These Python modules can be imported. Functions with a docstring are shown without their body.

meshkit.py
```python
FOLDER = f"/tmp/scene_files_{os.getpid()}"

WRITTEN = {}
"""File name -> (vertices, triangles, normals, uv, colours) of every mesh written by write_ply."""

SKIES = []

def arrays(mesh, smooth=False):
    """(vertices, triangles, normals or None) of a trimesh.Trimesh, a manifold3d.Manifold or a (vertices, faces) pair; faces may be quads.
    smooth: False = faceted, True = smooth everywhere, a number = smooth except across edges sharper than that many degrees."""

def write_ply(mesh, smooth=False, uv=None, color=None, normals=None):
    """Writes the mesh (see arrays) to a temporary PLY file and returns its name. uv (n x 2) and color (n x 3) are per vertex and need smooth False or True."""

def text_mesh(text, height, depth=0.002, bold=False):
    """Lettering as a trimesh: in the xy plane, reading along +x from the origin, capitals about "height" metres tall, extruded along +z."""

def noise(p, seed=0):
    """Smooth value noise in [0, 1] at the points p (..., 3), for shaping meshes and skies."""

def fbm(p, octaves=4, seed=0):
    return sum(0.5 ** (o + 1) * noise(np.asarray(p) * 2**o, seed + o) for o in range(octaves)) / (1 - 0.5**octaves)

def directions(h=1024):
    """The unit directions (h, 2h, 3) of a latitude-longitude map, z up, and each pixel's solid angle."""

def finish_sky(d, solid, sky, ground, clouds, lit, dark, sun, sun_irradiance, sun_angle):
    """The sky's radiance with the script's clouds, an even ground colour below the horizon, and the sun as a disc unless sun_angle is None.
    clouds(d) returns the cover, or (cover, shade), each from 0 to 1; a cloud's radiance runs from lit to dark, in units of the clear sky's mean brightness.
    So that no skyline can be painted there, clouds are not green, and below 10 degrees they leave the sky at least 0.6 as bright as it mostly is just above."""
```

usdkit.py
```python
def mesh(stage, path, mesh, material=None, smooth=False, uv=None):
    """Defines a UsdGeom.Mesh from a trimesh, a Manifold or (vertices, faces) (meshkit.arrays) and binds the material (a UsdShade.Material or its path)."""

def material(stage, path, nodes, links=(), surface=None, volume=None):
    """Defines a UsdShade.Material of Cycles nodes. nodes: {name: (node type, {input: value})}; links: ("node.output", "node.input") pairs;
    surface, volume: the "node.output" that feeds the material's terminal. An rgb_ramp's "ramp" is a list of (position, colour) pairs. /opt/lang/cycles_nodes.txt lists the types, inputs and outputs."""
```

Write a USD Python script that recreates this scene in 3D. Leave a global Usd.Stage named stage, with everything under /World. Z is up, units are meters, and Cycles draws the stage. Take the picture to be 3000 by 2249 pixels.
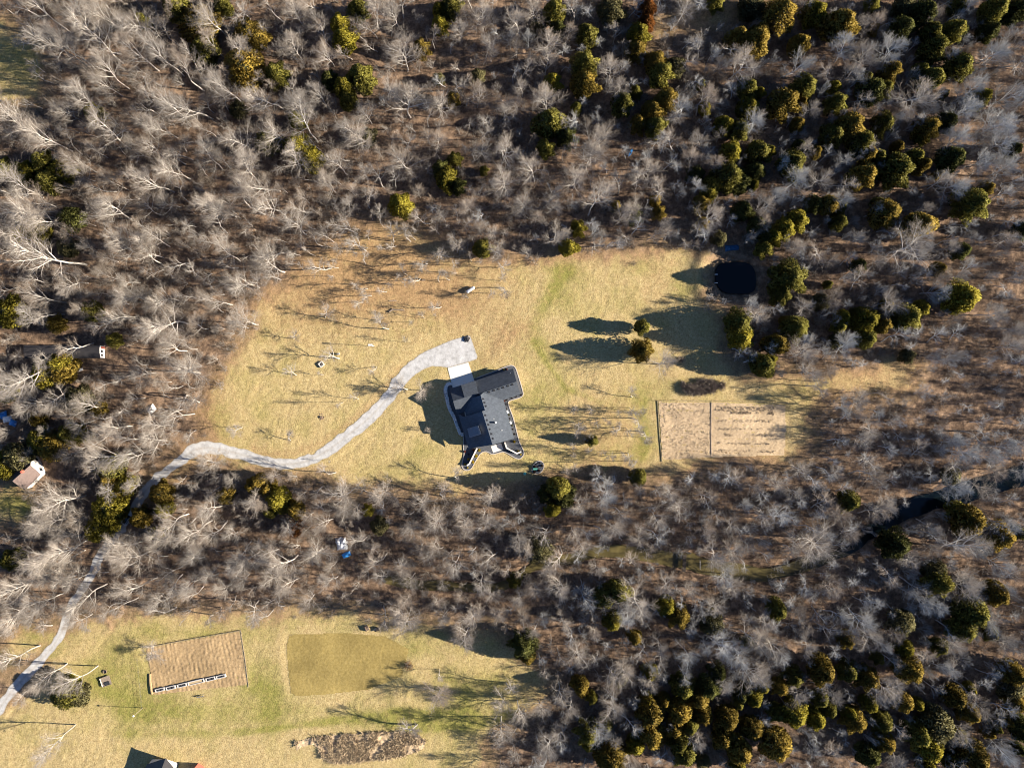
import math, random
import numpy as np, trimesh, shapely, usdkit, meshkit
from scipy.ndimage import gaussian_filter
from pxr import Usd, UsdGeom, UsdLux, UsdShade, Gf, Sdf, Vt

stage = Usd.Stage.CreateInMemory()
UsdGeom.SetStageUpAxis(stage, UsdGeom.Tokens.z)
UsdGeom.SetStageMetersPerUnit(stage, 1.0)
world = UsdGeom.Xform.Define(stage, '/World')
stage.SetDefaultPrim(world.GetPrim())
UsdGeom.Scope.Define(stage, '/World/Looks')

# ------------------------------------------------------------------ camera, sky, sun, exposure
ALT = 218.0                      # flying height
S = 314.1 / 3000                 # metres of ground per photo pixel
CX, CY = 1500.0, 1124.5
cam = UsdGeom.Camera.Define(stage, '/World/camera')
cam.CreateHorizontalApertureAttr(36.0)
cam.CreateVerticalApertureAttr(36.0 * 767 / 1024)
cam.CreateFocalLengthAttr(36.0 * ALT / 314.1)
cam.CreateClippingRangeAttr(Gf.Vec2f(1, 4000))
cam.AddTranslateOp().Set(Gf.Vec3d(0, 0, ALT))
cam.CreateExposureAttr(1.75)

ELEV = math.radians(21.5)
AZ = math.atan2(0.9985, -0.055)          # rotation of the direction towards the sun: atan2(x, y)
sundir = np.array([math.sin(AZ) * math.cos(ELEV), math.cos(AZ) * math.cos(ELEV), math.sin(ELEV)])
dome = UsdLux.DomeLight.Define(stage, '/World/sky')
dome.GetPrim().SetCustomDataByKey('kind', 'structure')
dome.GetPrim().SetCustomDataByKey('label', 'clear winter morning sky')
skym = usdkit.material(stage, '/World/Looks/sky_air',
    {'s': ('sky_texture', {'sky_type': 'single_scattering', 'sun_disc': False, 'sun_elevation': ELEV, 'sun_rotation': AZ, 'aerosol_density': .1, 'air_density': .7, 'ozone_density': 5.}),
     'b': ('background_shader', {'strength': 0.05})}, [('s.color', 'b.color')], surface='b.background')
UsdShade.MaterialBindingAPI.Apply(dome.GetPrim()).Bind(skym)
sun = UsdLux.DistantLight.Define(stage, '/World/sun')
sun.CreateNormalizeAttr(True); sun.CreateIntensityAttr(1.25); sun.CreateAngleAttr(0.5)
sun.CreateColorAttr(Gf.Vec3f(1.0, 0.90, 0.76))
m = Gf.Matrix4d(); m.SetRotate(Gf.Rotation(Gf.Vec3d(0, 0, 1), Gf.Vec3d(*sundir)))
sun.AddTransformOp().Set(m)

# ------------------------------------------------------------------ helpers
rng = np.random.default_rng(7)
used = {}
def numbered(name, parent='/World'):
    k = used.get((parent, name), -1) + 1
    used[(parent, name)] = k
    return name if k == 0 else f'{name}_{k:03d}'
def W(px, py, z=0.0):
    f = (ALT - z) / ALT
    return np.array([(px - CX) * S * f, (CY - py) * S * f, z])
def PX(x, y, z=0.0):
    f = ALT / (ALT - z)
    return x * f / S + CX, CY - y * f / S
def tag(prim, label=None, cat=None, group=None, kind=None):
    p = prim.GetPrim() if hasattr(prim, 'GetPrim') else prim
    for k, v in (('label', label), ('category', cat), ('group', group), ('kind', kind)):
        if v: p.SetCustomDataByKey(k, v)
    return p
def obj(name, mesh, mat, parent=None, smooth=False, normals=None, **kw):
    par = '/World' if parent is None else str(parent.GetPath())
    o = usdkit.mesh(stage, f'{par}/{numbered(name, par)}', mesh, mat, smooth=smooth)
    if normals is not None:
        o.CreateNormalsAttr(Vt.Vec3fArray.FromNumpy(np.asarray(normals, np.float32))); o.SetNormalsInterpolation('vertex')
    if kw: tag(o, **kw)
    return o.GetPrim()
def thing(name, label, cat, loc=(0, 0, 0), rotz=0.0, scale=(1, 1, 1), group=None, kind=None):
    x = UsdGeom.Xform.Define(stage, '/World/' + numbered(name))
    x.AddTranslateOp().Set(Gf.Vec3d(*map(float, loc)))
    x.AddRotateZOp().Set(float(math.degrees(rotz)))
    x.AddScaleOp().Set(Gf.Vec3f(*map(float, scale)))
    tag(x, label, cat, group, kind)
    return x.GetPrim()
def dup(root, name, label, cat, loc, rotz, scale, group=None):
    t = thing(name, label, cat, loc, rotz, scale, group)
    t.GetReferences().AddInternalReference(root.GetPath())
    t.SetInstanceable(True)
    return t
def cat_(parts):
    vs, fs, n = [], [], 0
    for v, f in parts:
        v = np.asarray(v, float); f = np.asarray(f, int)
        if f.shape[1] == 4: f = np.vstack([f[:, [0, 1, 2]], f[:, [0, 2, 3]]])
        vs.append(v); fs.append(f + n); n += len(v)
    return np.vstack(vs), np.vstack(fs)
def box(c, size, rotz=0.0):
    b = trimesh.creation.box(size)
    v = np.array(b.vertices); cs, sn = math.cos(rotz), math.sin(rotz)
    v = np.c_[v[:, 0] * cs - v[:, 1] * sn, v[:, 0] * sn + v[:, 1] * cs, v[:, 2]] + np.asarray(c, float)
    return v, np.array(b.faces)
def cyl(c, r, h, n=12, r2=None):
    r2 = r if r2 is None else r2
    a = np.arange(n) * 2 * np.pi / n
    v = np.vstack([np.c_[np.cos(a) * r, np.sin(a) * r, 0 * a], np.c_[np.cos(a) * r2, np.sin(a) * r2, 0 * a + h], [[0, 0, 0], [0, 0, h]]]) + np.asarray(c, float)
    f = []
    for i in range(n):
        j = (i + 1) % n
        f += [[i, j, n + j], [i, n + j, n + i], [2 * n, j, i], [2 * n + 1, n + i, n + j]]
    return v, np.array(f)
def tubes(p0, p1, r0, r1, n=3):
    """many tapered n-sided tubes at once"""
    p0, p1 = np.asarray(p0, float), np.asarray(p1, float)
    d = p1 - p0; d = d / np.maximum(np.linalg.norm(d, axis=1, keepdims=True), 1e-9)
    ref = np.where(np.abs(d[:, 2:3]) > .9, [[1., 0, 0]], [[0., 0, 1.]])
    a = np.cross(d, ref); a /= np.linalg.norm(a, axis=1, keepdims=True); b = np.cross(d, a)
    th = np.arange(n) * 2 * np.pi / n
    ring = a[:, None] * np.cos(th)[None, :, None] + b[:, None] * np.sin(th)[None, :, None]
    v = np.concatenate([p0[:, None] + ring * np.asarray(r0)[:, None, None], p1[:, None] + ring * np.asarray(r1)[:, None, None]], 1)
    k = len(p0); base = (np.arange(k) * 2 * n)[:, None]
    i = np.arange(n); j = (i + 1) % n
    f = np.concatenate([np.stack([i, n + j, j], 1), np.stack([i, n + i, n + j], 1)])
    return v.reshape(-1, 3), (base[:, :, None] + f[None]).reshape(-1, 3)
def slab(top, thick=0.18):
    """a sheet given by its top outline (world xyz), thickened downwards"""
    top = np.asarray(top, float); n = len(top)
    from shapely.geometry import Polygon
    pv, pf = trimesh.creation.triangulate_polygon(Polygon(top[:, :2]), engine='earcut')
    area = np.cross(top[(np.arange(n) + 1) % n, :2] - top[:, :2].mean(0), top[:, :2] - top[:, :2].mean(0)).sum()
    idx = np.array([np.argmin(((top[:, :2] - q) ** 2).sum(1)) for q in pv]); pf = idx[pf]
    nz = np.cross(top[pf[:, 1], :2] - top[pf[:, 0], :2], top[pf[:, 2], :2] - top[pf[:, 0], :2])
    pf[nz < 0] = pf[nz < 0][:, ::-1]
    bot = top - [0, 0, thick]
    f = list(pf) + list(pf[:, ::-1] + n)
    for i in range(n):
        j = (i + 1) % n
        q = [[i, n + i, n + j], [i, n + j, j]] if area < 0 else [[i, n + j, n + i], [i, j, n + j]]
        f += q
    return np.vstack([top, bot]), np.array(f)
def prism(poly, z0, z1):
    p = trimesh.creation.extrude_polygon(poly, z1 - z0, engine='earcut')
    return np.array(p.vertices) + [0, 0, z0], np.array(p.faces)
def wpoly(pts, z=0.0):
    return shapely.Polygon([W(x, y, z)[:2] for x, y in pts])
def smooth_closed(pts, n=4, closed=True):
    p = np.asarray(pts, float)
    for _ in range(n):
        q = np.roll(p, -1, 0) if closed else p[1:]
        a = p if closed else p[:-1]
        new = np.empty((2 * len(a), 2)); new[0::2] = .75 * a + .25 * q; new[1::2] = .25 * a + .75 * q
        p = new if closed else np.vstack([p[:1], new, p[-1:]])
    return p

# ------------------------------------------------------------------ materials
def mat(name, col, rough=.85, var=.25, scale=2.0, bump=0.0, bscale=20., spec=.3, metallic=0., rand=0.0, island=0.0, coat=0.):
    """a principled surface with two-scale mottling in its colour"""
    col = np.asarray(col, float)
    n = {'g': ('geometry', {}), 'n': ('noise_texture', {'scale': scale, 'detail': 5., 'roughness': .65}),
         'r': ('rgb_ramp', {'ramp': [(.25, col * (1 - var)), (.5, col), (.78, np.minimum(col * (1 + var), 1))]}),
         'h': ('hsv', {}), 'p': ('principled_bsdf', {'roughness': rough, 'specular_ior_level': spec, 'metallic': metallic, 'coat_weight': coat})}
    l = [('g.position', 'n.vector'), ('n.fac', 'r.fac'), ('r.color', 'h.color'), ('h.color', 'p.base_color')]
    if rand:
        n['o'] = ('object_info', {}); n['mr'] = ('map_range', {'to_min': 1 - rand, 'to_max': 1 + rand})
        l += [('o.random', 'mr.value'), ('mr.result', 'h.value')]
    if island:
        n['mi'] = ('map_range', {'to_min': 1 - island, 'to_max': 1 + island}); n['h2'] = ('hsv', {})
        l = [x for x in l if x != ('h.color', 'p.base_color')] + [('g.random_per_island', 'mi.value'), ('mi.result', 'h2.value'), ('h.color', 'h2.color'), ('h2.color', 'p.base_color')]
    if bump:
        n['bn'] = ('noise_texture', {'scale': bscale, 'detail': 3.}); n['b'] = ('bump', {'strength': bump, 'distance': .06})
        l += [('g.position', 'bn.vector'), ('bn.fac', 'b.height'), ('b.normal', 'p.normal')]
    return usdkit.material(stage, '/World/Looks/' + name, n, l, surface='p.BSDF')
def leafmat(name, a, b, sat=1.0):
    """foliage: colour varies between tufts and between trees, some light comes through"""
    n = {'g': ('geometry', {}), 'o': ('object_info', {}), 'ra': ('math', {'math_type': 'multiply_add', 'value2': .55, 'value3': 0.}),
         'rb': ('math', {'math_type': 'multiply_add', 'value2': .45}), 'r': ('rgb_ramp', {'ramp': [(0, np.array(a) * .62), (.35, a), (.7, b), (1, np.array(b) * 1.35)]}),
         'p': ('principled_bsdf', {'roughness': .75, 'specular_ior_level': .2}), 't': ('translucent_bsdf', {}), 'm': ('mix_closure', {'fac': .32})}
    l = [('g.random_per_island', 'ra.value1'), ('o.random', 'rb.value1'), ('ra.value', 'rb.value3'), ('rb.value', 'r.fac'), ('r.color', 'p.base_color'), ('r.color', 't.color'), ('p.BSDF', 'm.closure1'), ('t.BSDF', 'm.closure2')]
    return usdkit.material(stage, '/World/Looks/' + name, n, l, surface='m.closure')

M = {
 'gravel': None,
 'concrete': mat('pale_concrete', (.62, .60, .56), .8, .06, .8),
 'bed_gravel': mat('blue_grey_gravel', (.075, .080, .092), .9, .5, 5., .6, 14.),
 'edging': mat('concrete_edging', (.42, .38, .35), .85, .2, 3.),
 'stone_white': mat('white_rock', (.74, .74, .72), .8, .15, 3., island=.2),
 'shingle': None,
 'metal_roof': mat('grey_metal_roof', (.10, .115, .14), .4, .1, 2., spec=.5),
 'wall': mat('pale_stone_wall', (.42, .39, .35), .85, .25, 2.),
 'trim': mat('dark_trim', (.03, .03, .035), .5, .1),
 'glass': mat('window_glass_dark', (.02, .025, .03), .08, .1, spec=.6),
 'white': mat('white_paint', (.78, .78, .76), .4, .05, 1.5, spec=.45),
 'white_wall': mat('white_limestone_cap', (.72, .67, .60), .8, .1, 3.),
 'black': mat('black_vent', (.02, .02, .022), .6, .2),
 'steel': mat('galvanised_steel', (.45, .46, .48), .35, .2, 5., metallic=.8),
 'bark': mat('grey_bark', (.34, .31, .275), .9, .3, 6., rand=.2),
 'twig': mat('grey_brown_twigs', (.20, .175, .15), .9, .25, 4., rand=.22),
 'bark_pale': mat('pale_bark', (.43, .39, .34), .85, .22, 6., rand=.22),
 'twig_pale': mat('pale_twigs', (.235, .20, .165), .9, .25, 4., rand=.25),
 'twig_brown': mat('brown_brush', (.205, .165, .13), .9, .3, 4., rand=.3),
 'bark_cool': mat('cool_grey_bark', (.41, .405, .395), .9, .25, 6., rand=.2),
 'twig_cool': mat('cool_grey_twigs', (.235, .23, .222), .9, .25, 4., rand=.25),
 'dark_bark': mat('dark_bark', (.075, .06, .048), .9, .3, 4.),
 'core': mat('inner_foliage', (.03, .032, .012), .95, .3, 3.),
 'olive': leafmat('olive_foliage', (.24, .22, .045), (.40, .335, .06)),
 'gold': leafmat('golden_foliage', (.33, .235, .045), (.50, .345, .06)),
 'yellow': leafmat('yellow_green_foliage', (.34, .29, .038), (.54, .43, .055)),
 'dark': leafmat('dark_green_foliage', (.125, .13, .034), (.22, .205, .048)),
 'rust': leafmat('rust_foliage', (.29, .11, .026), (.43, .165, .035)),
 'pale': leafmat('pale_olive_foliage', (.21, .19, .085), (.32, .285, .125)),
 'shrub_yellow': leafmat('bright_yellow_shrub', (.42, .31, .03), (.58, .44, .05)),
 'shrub_dark': leafmat('dark_red_shrub', (.045, .03, .025), (.07, .045, .03)),
 'shrub_red': leafmat('red_shrub', (.20, .07, .055), (.26, .10, .07)),
 'tarp': mat('blue_tarp', (.03, .22, .55), .45, .25, 1.5, .5, 4., spec=.4),
 'teal': mat('teal_plastic', (.13, .45, .36), .5, .15, 2.),
 'wood': mat('weathered_wood', (.34, .27, .21), .85, .3, 4., island=.25),
 'block': mat('grey_block', (.50, .48, .45), .9, .15, 4.),
 'plastic': mat('black_sheeting', (.035, .037, .042), .45, .4, 3., .6, 5.),
 'straw_fill': mat('dry_soil', (.40, .31, .19), .95, .2, 4.),
 'reed': mat('dry_reeds', (.56, .43, .27), .95, .3, 3., island=.35),
 'stubble': mat('dry_stubble', (.55, .44, .30), .95, .3, 3., island=.35),
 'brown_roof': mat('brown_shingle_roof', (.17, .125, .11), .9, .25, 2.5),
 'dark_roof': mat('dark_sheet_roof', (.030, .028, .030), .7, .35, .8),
 'brick': mat('red_brick', (.46, .13, .09), .9, .15, 4.),
 'car': mat('white_car_paint', (.70, .72, .74), .25, .03, .5, spec=.5, coat=.6),
 'rubber': mat('black_rubber', (.02, .02, .02), .8, .2),
 'log': mat('cut_logs', (.22, .16, .12), .9, .3, 5., island=.3),
 'rock': mat('tan_rock', (.36, .30, .24), .9, .3, 3., island=.2),
 'leaf_litter': mat('leaf_heap', (.21, .145, .105), .95, .45, 3.),
}
# roof shingles: courses and tab to tab variation
M['shingle'] = usdkit.material(stage, '/World/Looks/grey_shingles',
    {'g': ('geometry', {}), 'mp': ('mapping', {'rotation': (0, 0, math.radians(-16.2))}), 'w': ('brick_texture', {'scale': 1., 'brick_width': .45, 'row_height': .16, 'mortar_size': .010, 'color1': (.070, .082, .100), 'color2': (.052, .062, .078), 'mortar': (.032, .036, .042)}),
     'n': ('noise_texture', {'scale': .9, 'detail': 4.}), 'mr': ('map_range', {'from_min': .3, 'from_max': .7, 'to_min': .86, 'to_max': 1.12}), 'h': ('hsv', {}),
     'n2': ('noise_texture', {'scale': 9., 'detail': 2.}), 'b': ('bump', {'strength': .35, 'distance': .03}), 'p': ('principled_bsdf', {'roughness': .9, 'specular_ior_level': .2})},
    [('g.position', 'mp.vector'), ('mp.vector', 'w.vector'), ('g.position', 'n.vector'), ('n.fac', 'mr.value'), ('mr.result', 'h.value'), ('w.color', 'h.color'), ('h.color', 'p.base_color'), ('g.position', 'n2.vector'), ('n2.fac', 'b.height'), ('b.normal', 'p.normal')], surface='p.BSDF')
# gravel drive: 'zone' red = wheel tracks (paler), green = dirty middle and edges
M['gravel'] = usdkit.material(stage, '/World/Looks/white_gravel',
    {'g': ('geometry', {}), 'a': ('attribute', {'attribute': 'zone'}), 'sc': ('separate_color', {}), 'n': ('noise_texture', {'scale': .55, 'detail': 7., 'roughness': .7}), 'n2': ('noise_texture', {'scale': 6., 'detail': 4.}),
     'r': ('rgb_ramp', {'ramp': [(.30, (.27, .265, .255)), (.5, (.44, .435, .43)), (.72, (.54, .54, .535))]}), 'm': ('mix', {'mix_type': 'multiply'}), 'r2': ('rgb_ramp', {'ramp': [(.2, (.62, .62, .63)), (.6, (1, 1, 1))]}),
     'd': ('mix', {'color2': (.30, .265, .215)}), 'mu': ('math', {'math_type': 'multiply', 'value2': .75}), 'b': ('bump', {'strength': .6, 'distance': .05}), 'p': ('principled_bsdf', {'roughness': .95, 'specular_ior_level': .15})},
    [('g.position', 'n.vector'), ('g.position', 'n2.vector'), ('n.fac', 'r.fac'), ('n2.fac', 'r2.fac'), ('r.color', 'm.color1'), ('r2.color', 'm.color2'), ('a.color', 'sc.color'), ('sc.g', 'mu.value1'), ('mu.value', 'd.fac'), ('m.color', 'd.color1'), ('d.color', 'p.base_color'), ('n2.fac', 'b.height'), ('b.normal', 'p.normal')], surface='p.BSDF')
M['pond'] = usdkit.material(stage, '/World/Looks/dark_pond_water', {'g': ('geometry', {}), 'n': ('noise_texture', {'scale': 1.2, 'detail': 3.}), 'b': ('bump', {'strength': .12, 'distance': .04}), 'p': ('principled_bsdf', {'base_color': (.003, .004, .006), 'roughness': .08, 'ior': 1.33})}, [('g.position', 'n.vector'), ('n.fac', 'b.height'), ('b.normal', 'p.normal')], surface='p.BSDF')
M['creek'] = usdkit.material(stage, '/World/Looks/creek_water', {'g': ('geometry', {}), 'sx': ('separate_xyz', {}), 'n': ('noise_texture', {'scale': .35, 'detail': 5.}), 'mr': ('map_range', {'from_min': 70., 'from_max': 112., 'to_min': 0., 'to_max': 1., 'clamp': True}),
     'r': ('rgb_ramp', {'ramp': [(.3, (.055, .045, .018)), (.7, (.13, .105, .042))]}), 'mx': ('mix', {'color2': (.004, .008, .010)}), 'n2': ('noise_texture', {'scale': 1.5, 'detail': 3.}), 'b': ('bump', {'strength': .15, 'distance': .05}), 'p': ('principled_bsdf', {'roughness': .12, 'ior': 1.33})},
     [('g.position', 'n.vector'), ('g.position', 'n2.vector'), ('g.position', 'sx.vector'), ('sx.x', 'mr.value'), ('mr.result', 'mx.fac'), ('n.fac', 'r.fac'), ('r.color', 'mx.color1'), ('mx.color', 'p.base_color'), ('n2.fac', 'b.height'), ('b.normal', 'p.normal')], surface='p.BSDF')
# the ground: zone = (lawn, green, orange leaves), grain and tussocks from noise
M['ground'] = usdkit.material(stage, '/World/Looks/ground_cover',
    {'g': ('geometry', {}), 'a': ('attribute', {'attribute': 'zone'}), 'sc': ('separate_color', {}),
     'n1': ('noise_texture', {'scale': .09, 'detail': 6., 'roughness': .6}), 'n2': ('noise_texture', {'scale': 1.1, 'detail': 6., 'roughness': .75}), 'n3': ('noise_texture', {'scale': .5, 'detail': 7., 'roughness': .7}), 'n4': ('noise_texture', {'scale': 2.4, 'detail': 3., 'roughness': .7}),
     'straw': ('rgb_ramp', {'ramp': [(.3, (.27, .205, .095)), (.5, (.395, .305, .148)), (.72, (.485, .39, .21))]}),
     'green': ('rgb_ramp', {'ramp': [(.3, (.15, .155, .040)), (.55, (.235, .215, .062)), (.75, (.36, .315, .10))]}),
     'litter': ('rgb_ramp', {'ramp': [(.28, (.055, .038, .028)), (.48, (.15, .102, .070)), (.70, (.33, .225, .150))]}),
     'leaves': ('rgb_ramp', {'ramp': [(.3, (.20, .13, .065)), (.55, (.33, .215, .11)), (.75, (.43, .29, .16))]}),
     'gn': ('map_range', {'from_min': .38, 'from_max': .62, 'to_min': -.25, 'to_max': .3}), 'ga': ('math', {'math_type': 'add', 'use_clamp': True}),
     'ln': ('map_range', {'from_min': .35, 'from_max': .65, 'to_min': -.3, 'to_max': .3}), 'lb': ('math', {'math_type': 'add', 'use_clamp': True}),
     'x1': ('mix', {}), 'x2': ('mix', {}), 'x3': ('mix', {}), 'sp': ('rgb_ramp', {'ramp': [(.28, (.50, .48, .45)), (.5, (1, 1, 1)), (.72, (1.22, 1.2, 1.16))]}), 'x4': ('mix', {'mix_type': 'multiply', 'fac': .9}),
     'b': ('bump', {'strength': .8, 'distance': .16}), 'p': ('principled_bsdf', {'roughness': 1., 'specular_ior_level': .05})},
    [('g.position', f'n{i}.vector') for i in (1, 2, 3, 4)] + [('a.color', 'sc.color'), ('n2.fac', 'straw.fac'), ('n2.fac', 'green.fac'), ('n3.fac', 'litter.fac'), ('n2.fac', 'leaves.fac'),
     ('n1.fac', 'gn.value'), ('gn.result', 'ga.value1'), ('sc.g', 'ga.value2'), ('ga.value', 'x1.fac'), ('straw.color', 'x1.color1'), ('green.color', 'x1.color2'),
     ('n3.fac', 'ln.value'), ('ln.result', 'lb.value1'), ('sc.b', 'lb.value2'), ('lb.value', 'x2.fac'), ('x1.color', 'x2.color1'), ('leaves.color', 'x2.color2'),
     ('sc.r', 'x3.fac'), ('litter.color', 'x3.color1'), ('x2.color', 'x3.color2'), ('n4.fac', 'sp.fac'), ('x3.color', 'x4.color1'), ('sp.color', 'x4.color2'), ('x4.color', 'p.base_color'), ('n4.fac', 'b.height'), ('b.normal', 'p.normal')], surface='p.BSDF')
def soil(name, cols, stripe=None):
    n = {'g': ('geometry', {}), 'n2': ('noise_texture', {'scale': 1.4, 'detail': 6., 'roughness': .72}), 'n1': ('noise_texture', {'scale': .12, 'detail': 3.}), 'r': ('rgb_ramp', {'ramp': [(.28, cols[0]), (.5, cols[1]), (.75, cols[2])]}), 'mr': ('map_range', {'from_min': .35, 'from_max': .65, 'to_min': .85, 'to_max': 1.15}), 'h': ('hsv', {}),
         'b': ('bump', {'strength': .8, 'distance': .12}), 'p': ('principled_bsdf', {'roughness': 1., 'specular_ior_level': .05})}
    return usdkit.material(stage, '/World/Looks/' + name, n, [('g.position', 'n1.vector'), ('g.position', 'n2.vector'), ('n2.fac', 'r.fac'), ('n1.fac', 'mr.value'), ('mr.result', 'h.value'), ('r.color', 'h.color'), ('h.color', 'p.base_color'), ('n2.fac', 'b.height'), ('b.normal', 'p.normal')], surface='p.BSDF')
M['plot_tan'] = soil('ploughed_tan_soil', [(.30, .22, .135), (.42, .315, .20), (.50, .39, .26)])
M['plot_red'] = soil('reddish_stubble_soil', [(.22, .15, .075), (.325, .23, .125), (.42, .30, .175)])
M['plot_olive'] = soil('olive_sown_field', [(.195, .145, .047), (.26, .197, .070), (.32, .25, .10)])

# ------------------------------------------------------------------ ground plan (photo pixels)
drive_c = np.array([(-60, 2140), (0, 2071), (44, 2012), (98, 1957), (146, 1903), (183, 1845), (204, 1788), (238, 1730), (275, 1670), (295, 1629), (325, 1585), (356, 1544), (376, 1514), (407, 1466), (437, 1426), (481, 1385), (522, 1354), (556, 1327), (593, 1312), (637, 1314), (681, 1324), (750, 1344), (801, 1358), (862, 1358), (913, 1344), (967, 1314), (1021, 1273), (1072, 1232), (1116, 1188), (1153, 1144), (1176, 1108), (1205, 1080), (1250, 1058)], float)
drive_w = np.interp(np.arange(len(drive_c)), [0, 5, 10, 15, 18, 22, 32], [32, 25, 27, 28, 36, 33, 38]) / 2
Z1 = lambda *pts: [(1200 + .2714 * x, 950 + .2714 * y) for x, y in pts]
apron = Z1((-60, 470), (0, 425), (50, 372), (100, 330), (180, 285), (280, 243), (360, 208), (450, 170), (520, 150), (590, 130), (640, 118), (655, 128), (665, 150), (700, 250), (735, 350), (725, 375), (640, 405), (415, 470), (405, 466), (330, 455), (240, 453), (180, 475), (130, 500), (60, 545), (0, 600), (-60, 670))
pad = [(1311.7, 1078), (1371.8, 1061.5), (1390, 1116), (1326.5, 1136)]
bed = Z1((460, 622), (425, 622), (395, 636), (368, 690), (372, 740), (385, 800), (402, 870), (425, 930), (470, 1010), (490, 1070), (515, 1130), (540, 1180), (565, 1203), (585, 1205), (580, 1330), (592, 1400), (572, 1470), (563, 1520), (572, 1555), (620, 1580), (668, 1557), (700, 1500), (735, 1435), (770, 1385), (820, 1368), (860, 1382), (890, 1405), (1000, 1375), (1040, 1380), (1100, 1418), (1150, 1445), (1190, 1452), (1215, 1430), (1238, 1400), (1225, 1345), (1187, 1280), (1165, 1190), (1143, 1100), (1120, 1010), (1090, 930), (1065, 860), (1066, 835), (1085, 822), (1150, 803), (1205, 785), (1228, 760), (1224, 725), (1185, 590), (1150, 480), (1130, 452), (1095, 440), (1040, 456), (975, 485), (850, 530), (690, 590))
pond = [(2098, 800), (2104, 780), (2120, 772), (2150, 769), (2185, 769), (2203, 778), (2212, 795), (2215, 820), (2214, 845), (2203, 856), (2175, 858), (2140, 859), (2116, 851), (2101, 830)]
creek_c = np.array([(1130, 1704), (1240, 1716), (1330, 1722), (1400, 1724), (1470, 1722), (1520, 1690), (1575, 1662), (1660, 1640), (1730, 1624), (1805, 1616), (1890, 1626), (1960, 1638), (2010, 1647), (2056, 1655), (2150, 1676), (2250, 1684), (2330, 1668), (2410, 1640), (2494, 1608), (2540, 1570), (2585, 1540), (2674, 1492), (2758, 1464), (2870, 1432), (2960, 1405), (3060, 1380), (3200, 1340)], float)
creek_w = np.interp(np.arange(len(creek_c)), [0, 3, 6, 8, 10, 13, 16, 18, 20, 22, 26], [10, 14, 9, 14, 30, 34, 20, 12, 34, 40, 44]) / 2
plot_veg = [(1928, 1176), (2082, 1177), (2302, 1185), (2304, 1260), (2299, 1334), (2100, 1340), (1940, 1348), (1934, 1260)]
plot_low = [(426, 1898), (560, 1872), (703, 1847), (716, 1930), (725, 2006), (590, 2020), (448, 2036), (440, 1970)]
plot_field = [(846, 1862), (862, 1856), (1010, 1852), (1130, 1862), (1200, 1900), (1180, 1980), (1080, 2020), (960, 2034), (868, 2040), (852, 2030), (842, 1950), (838, 1890)]
reeds = [(863, 2172), (900, 2160), (1000, 2148), (1120, 2141), (1170, 2140), (1230, 2150), (1248, 2165), (1246, 2190), (1200, 2210), (1120, 2222), (1030, 2232), (965, 2237), (948, 2222), (935, 2195), (915, 2180), (885, 2188), (868, 2200)]
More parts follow.
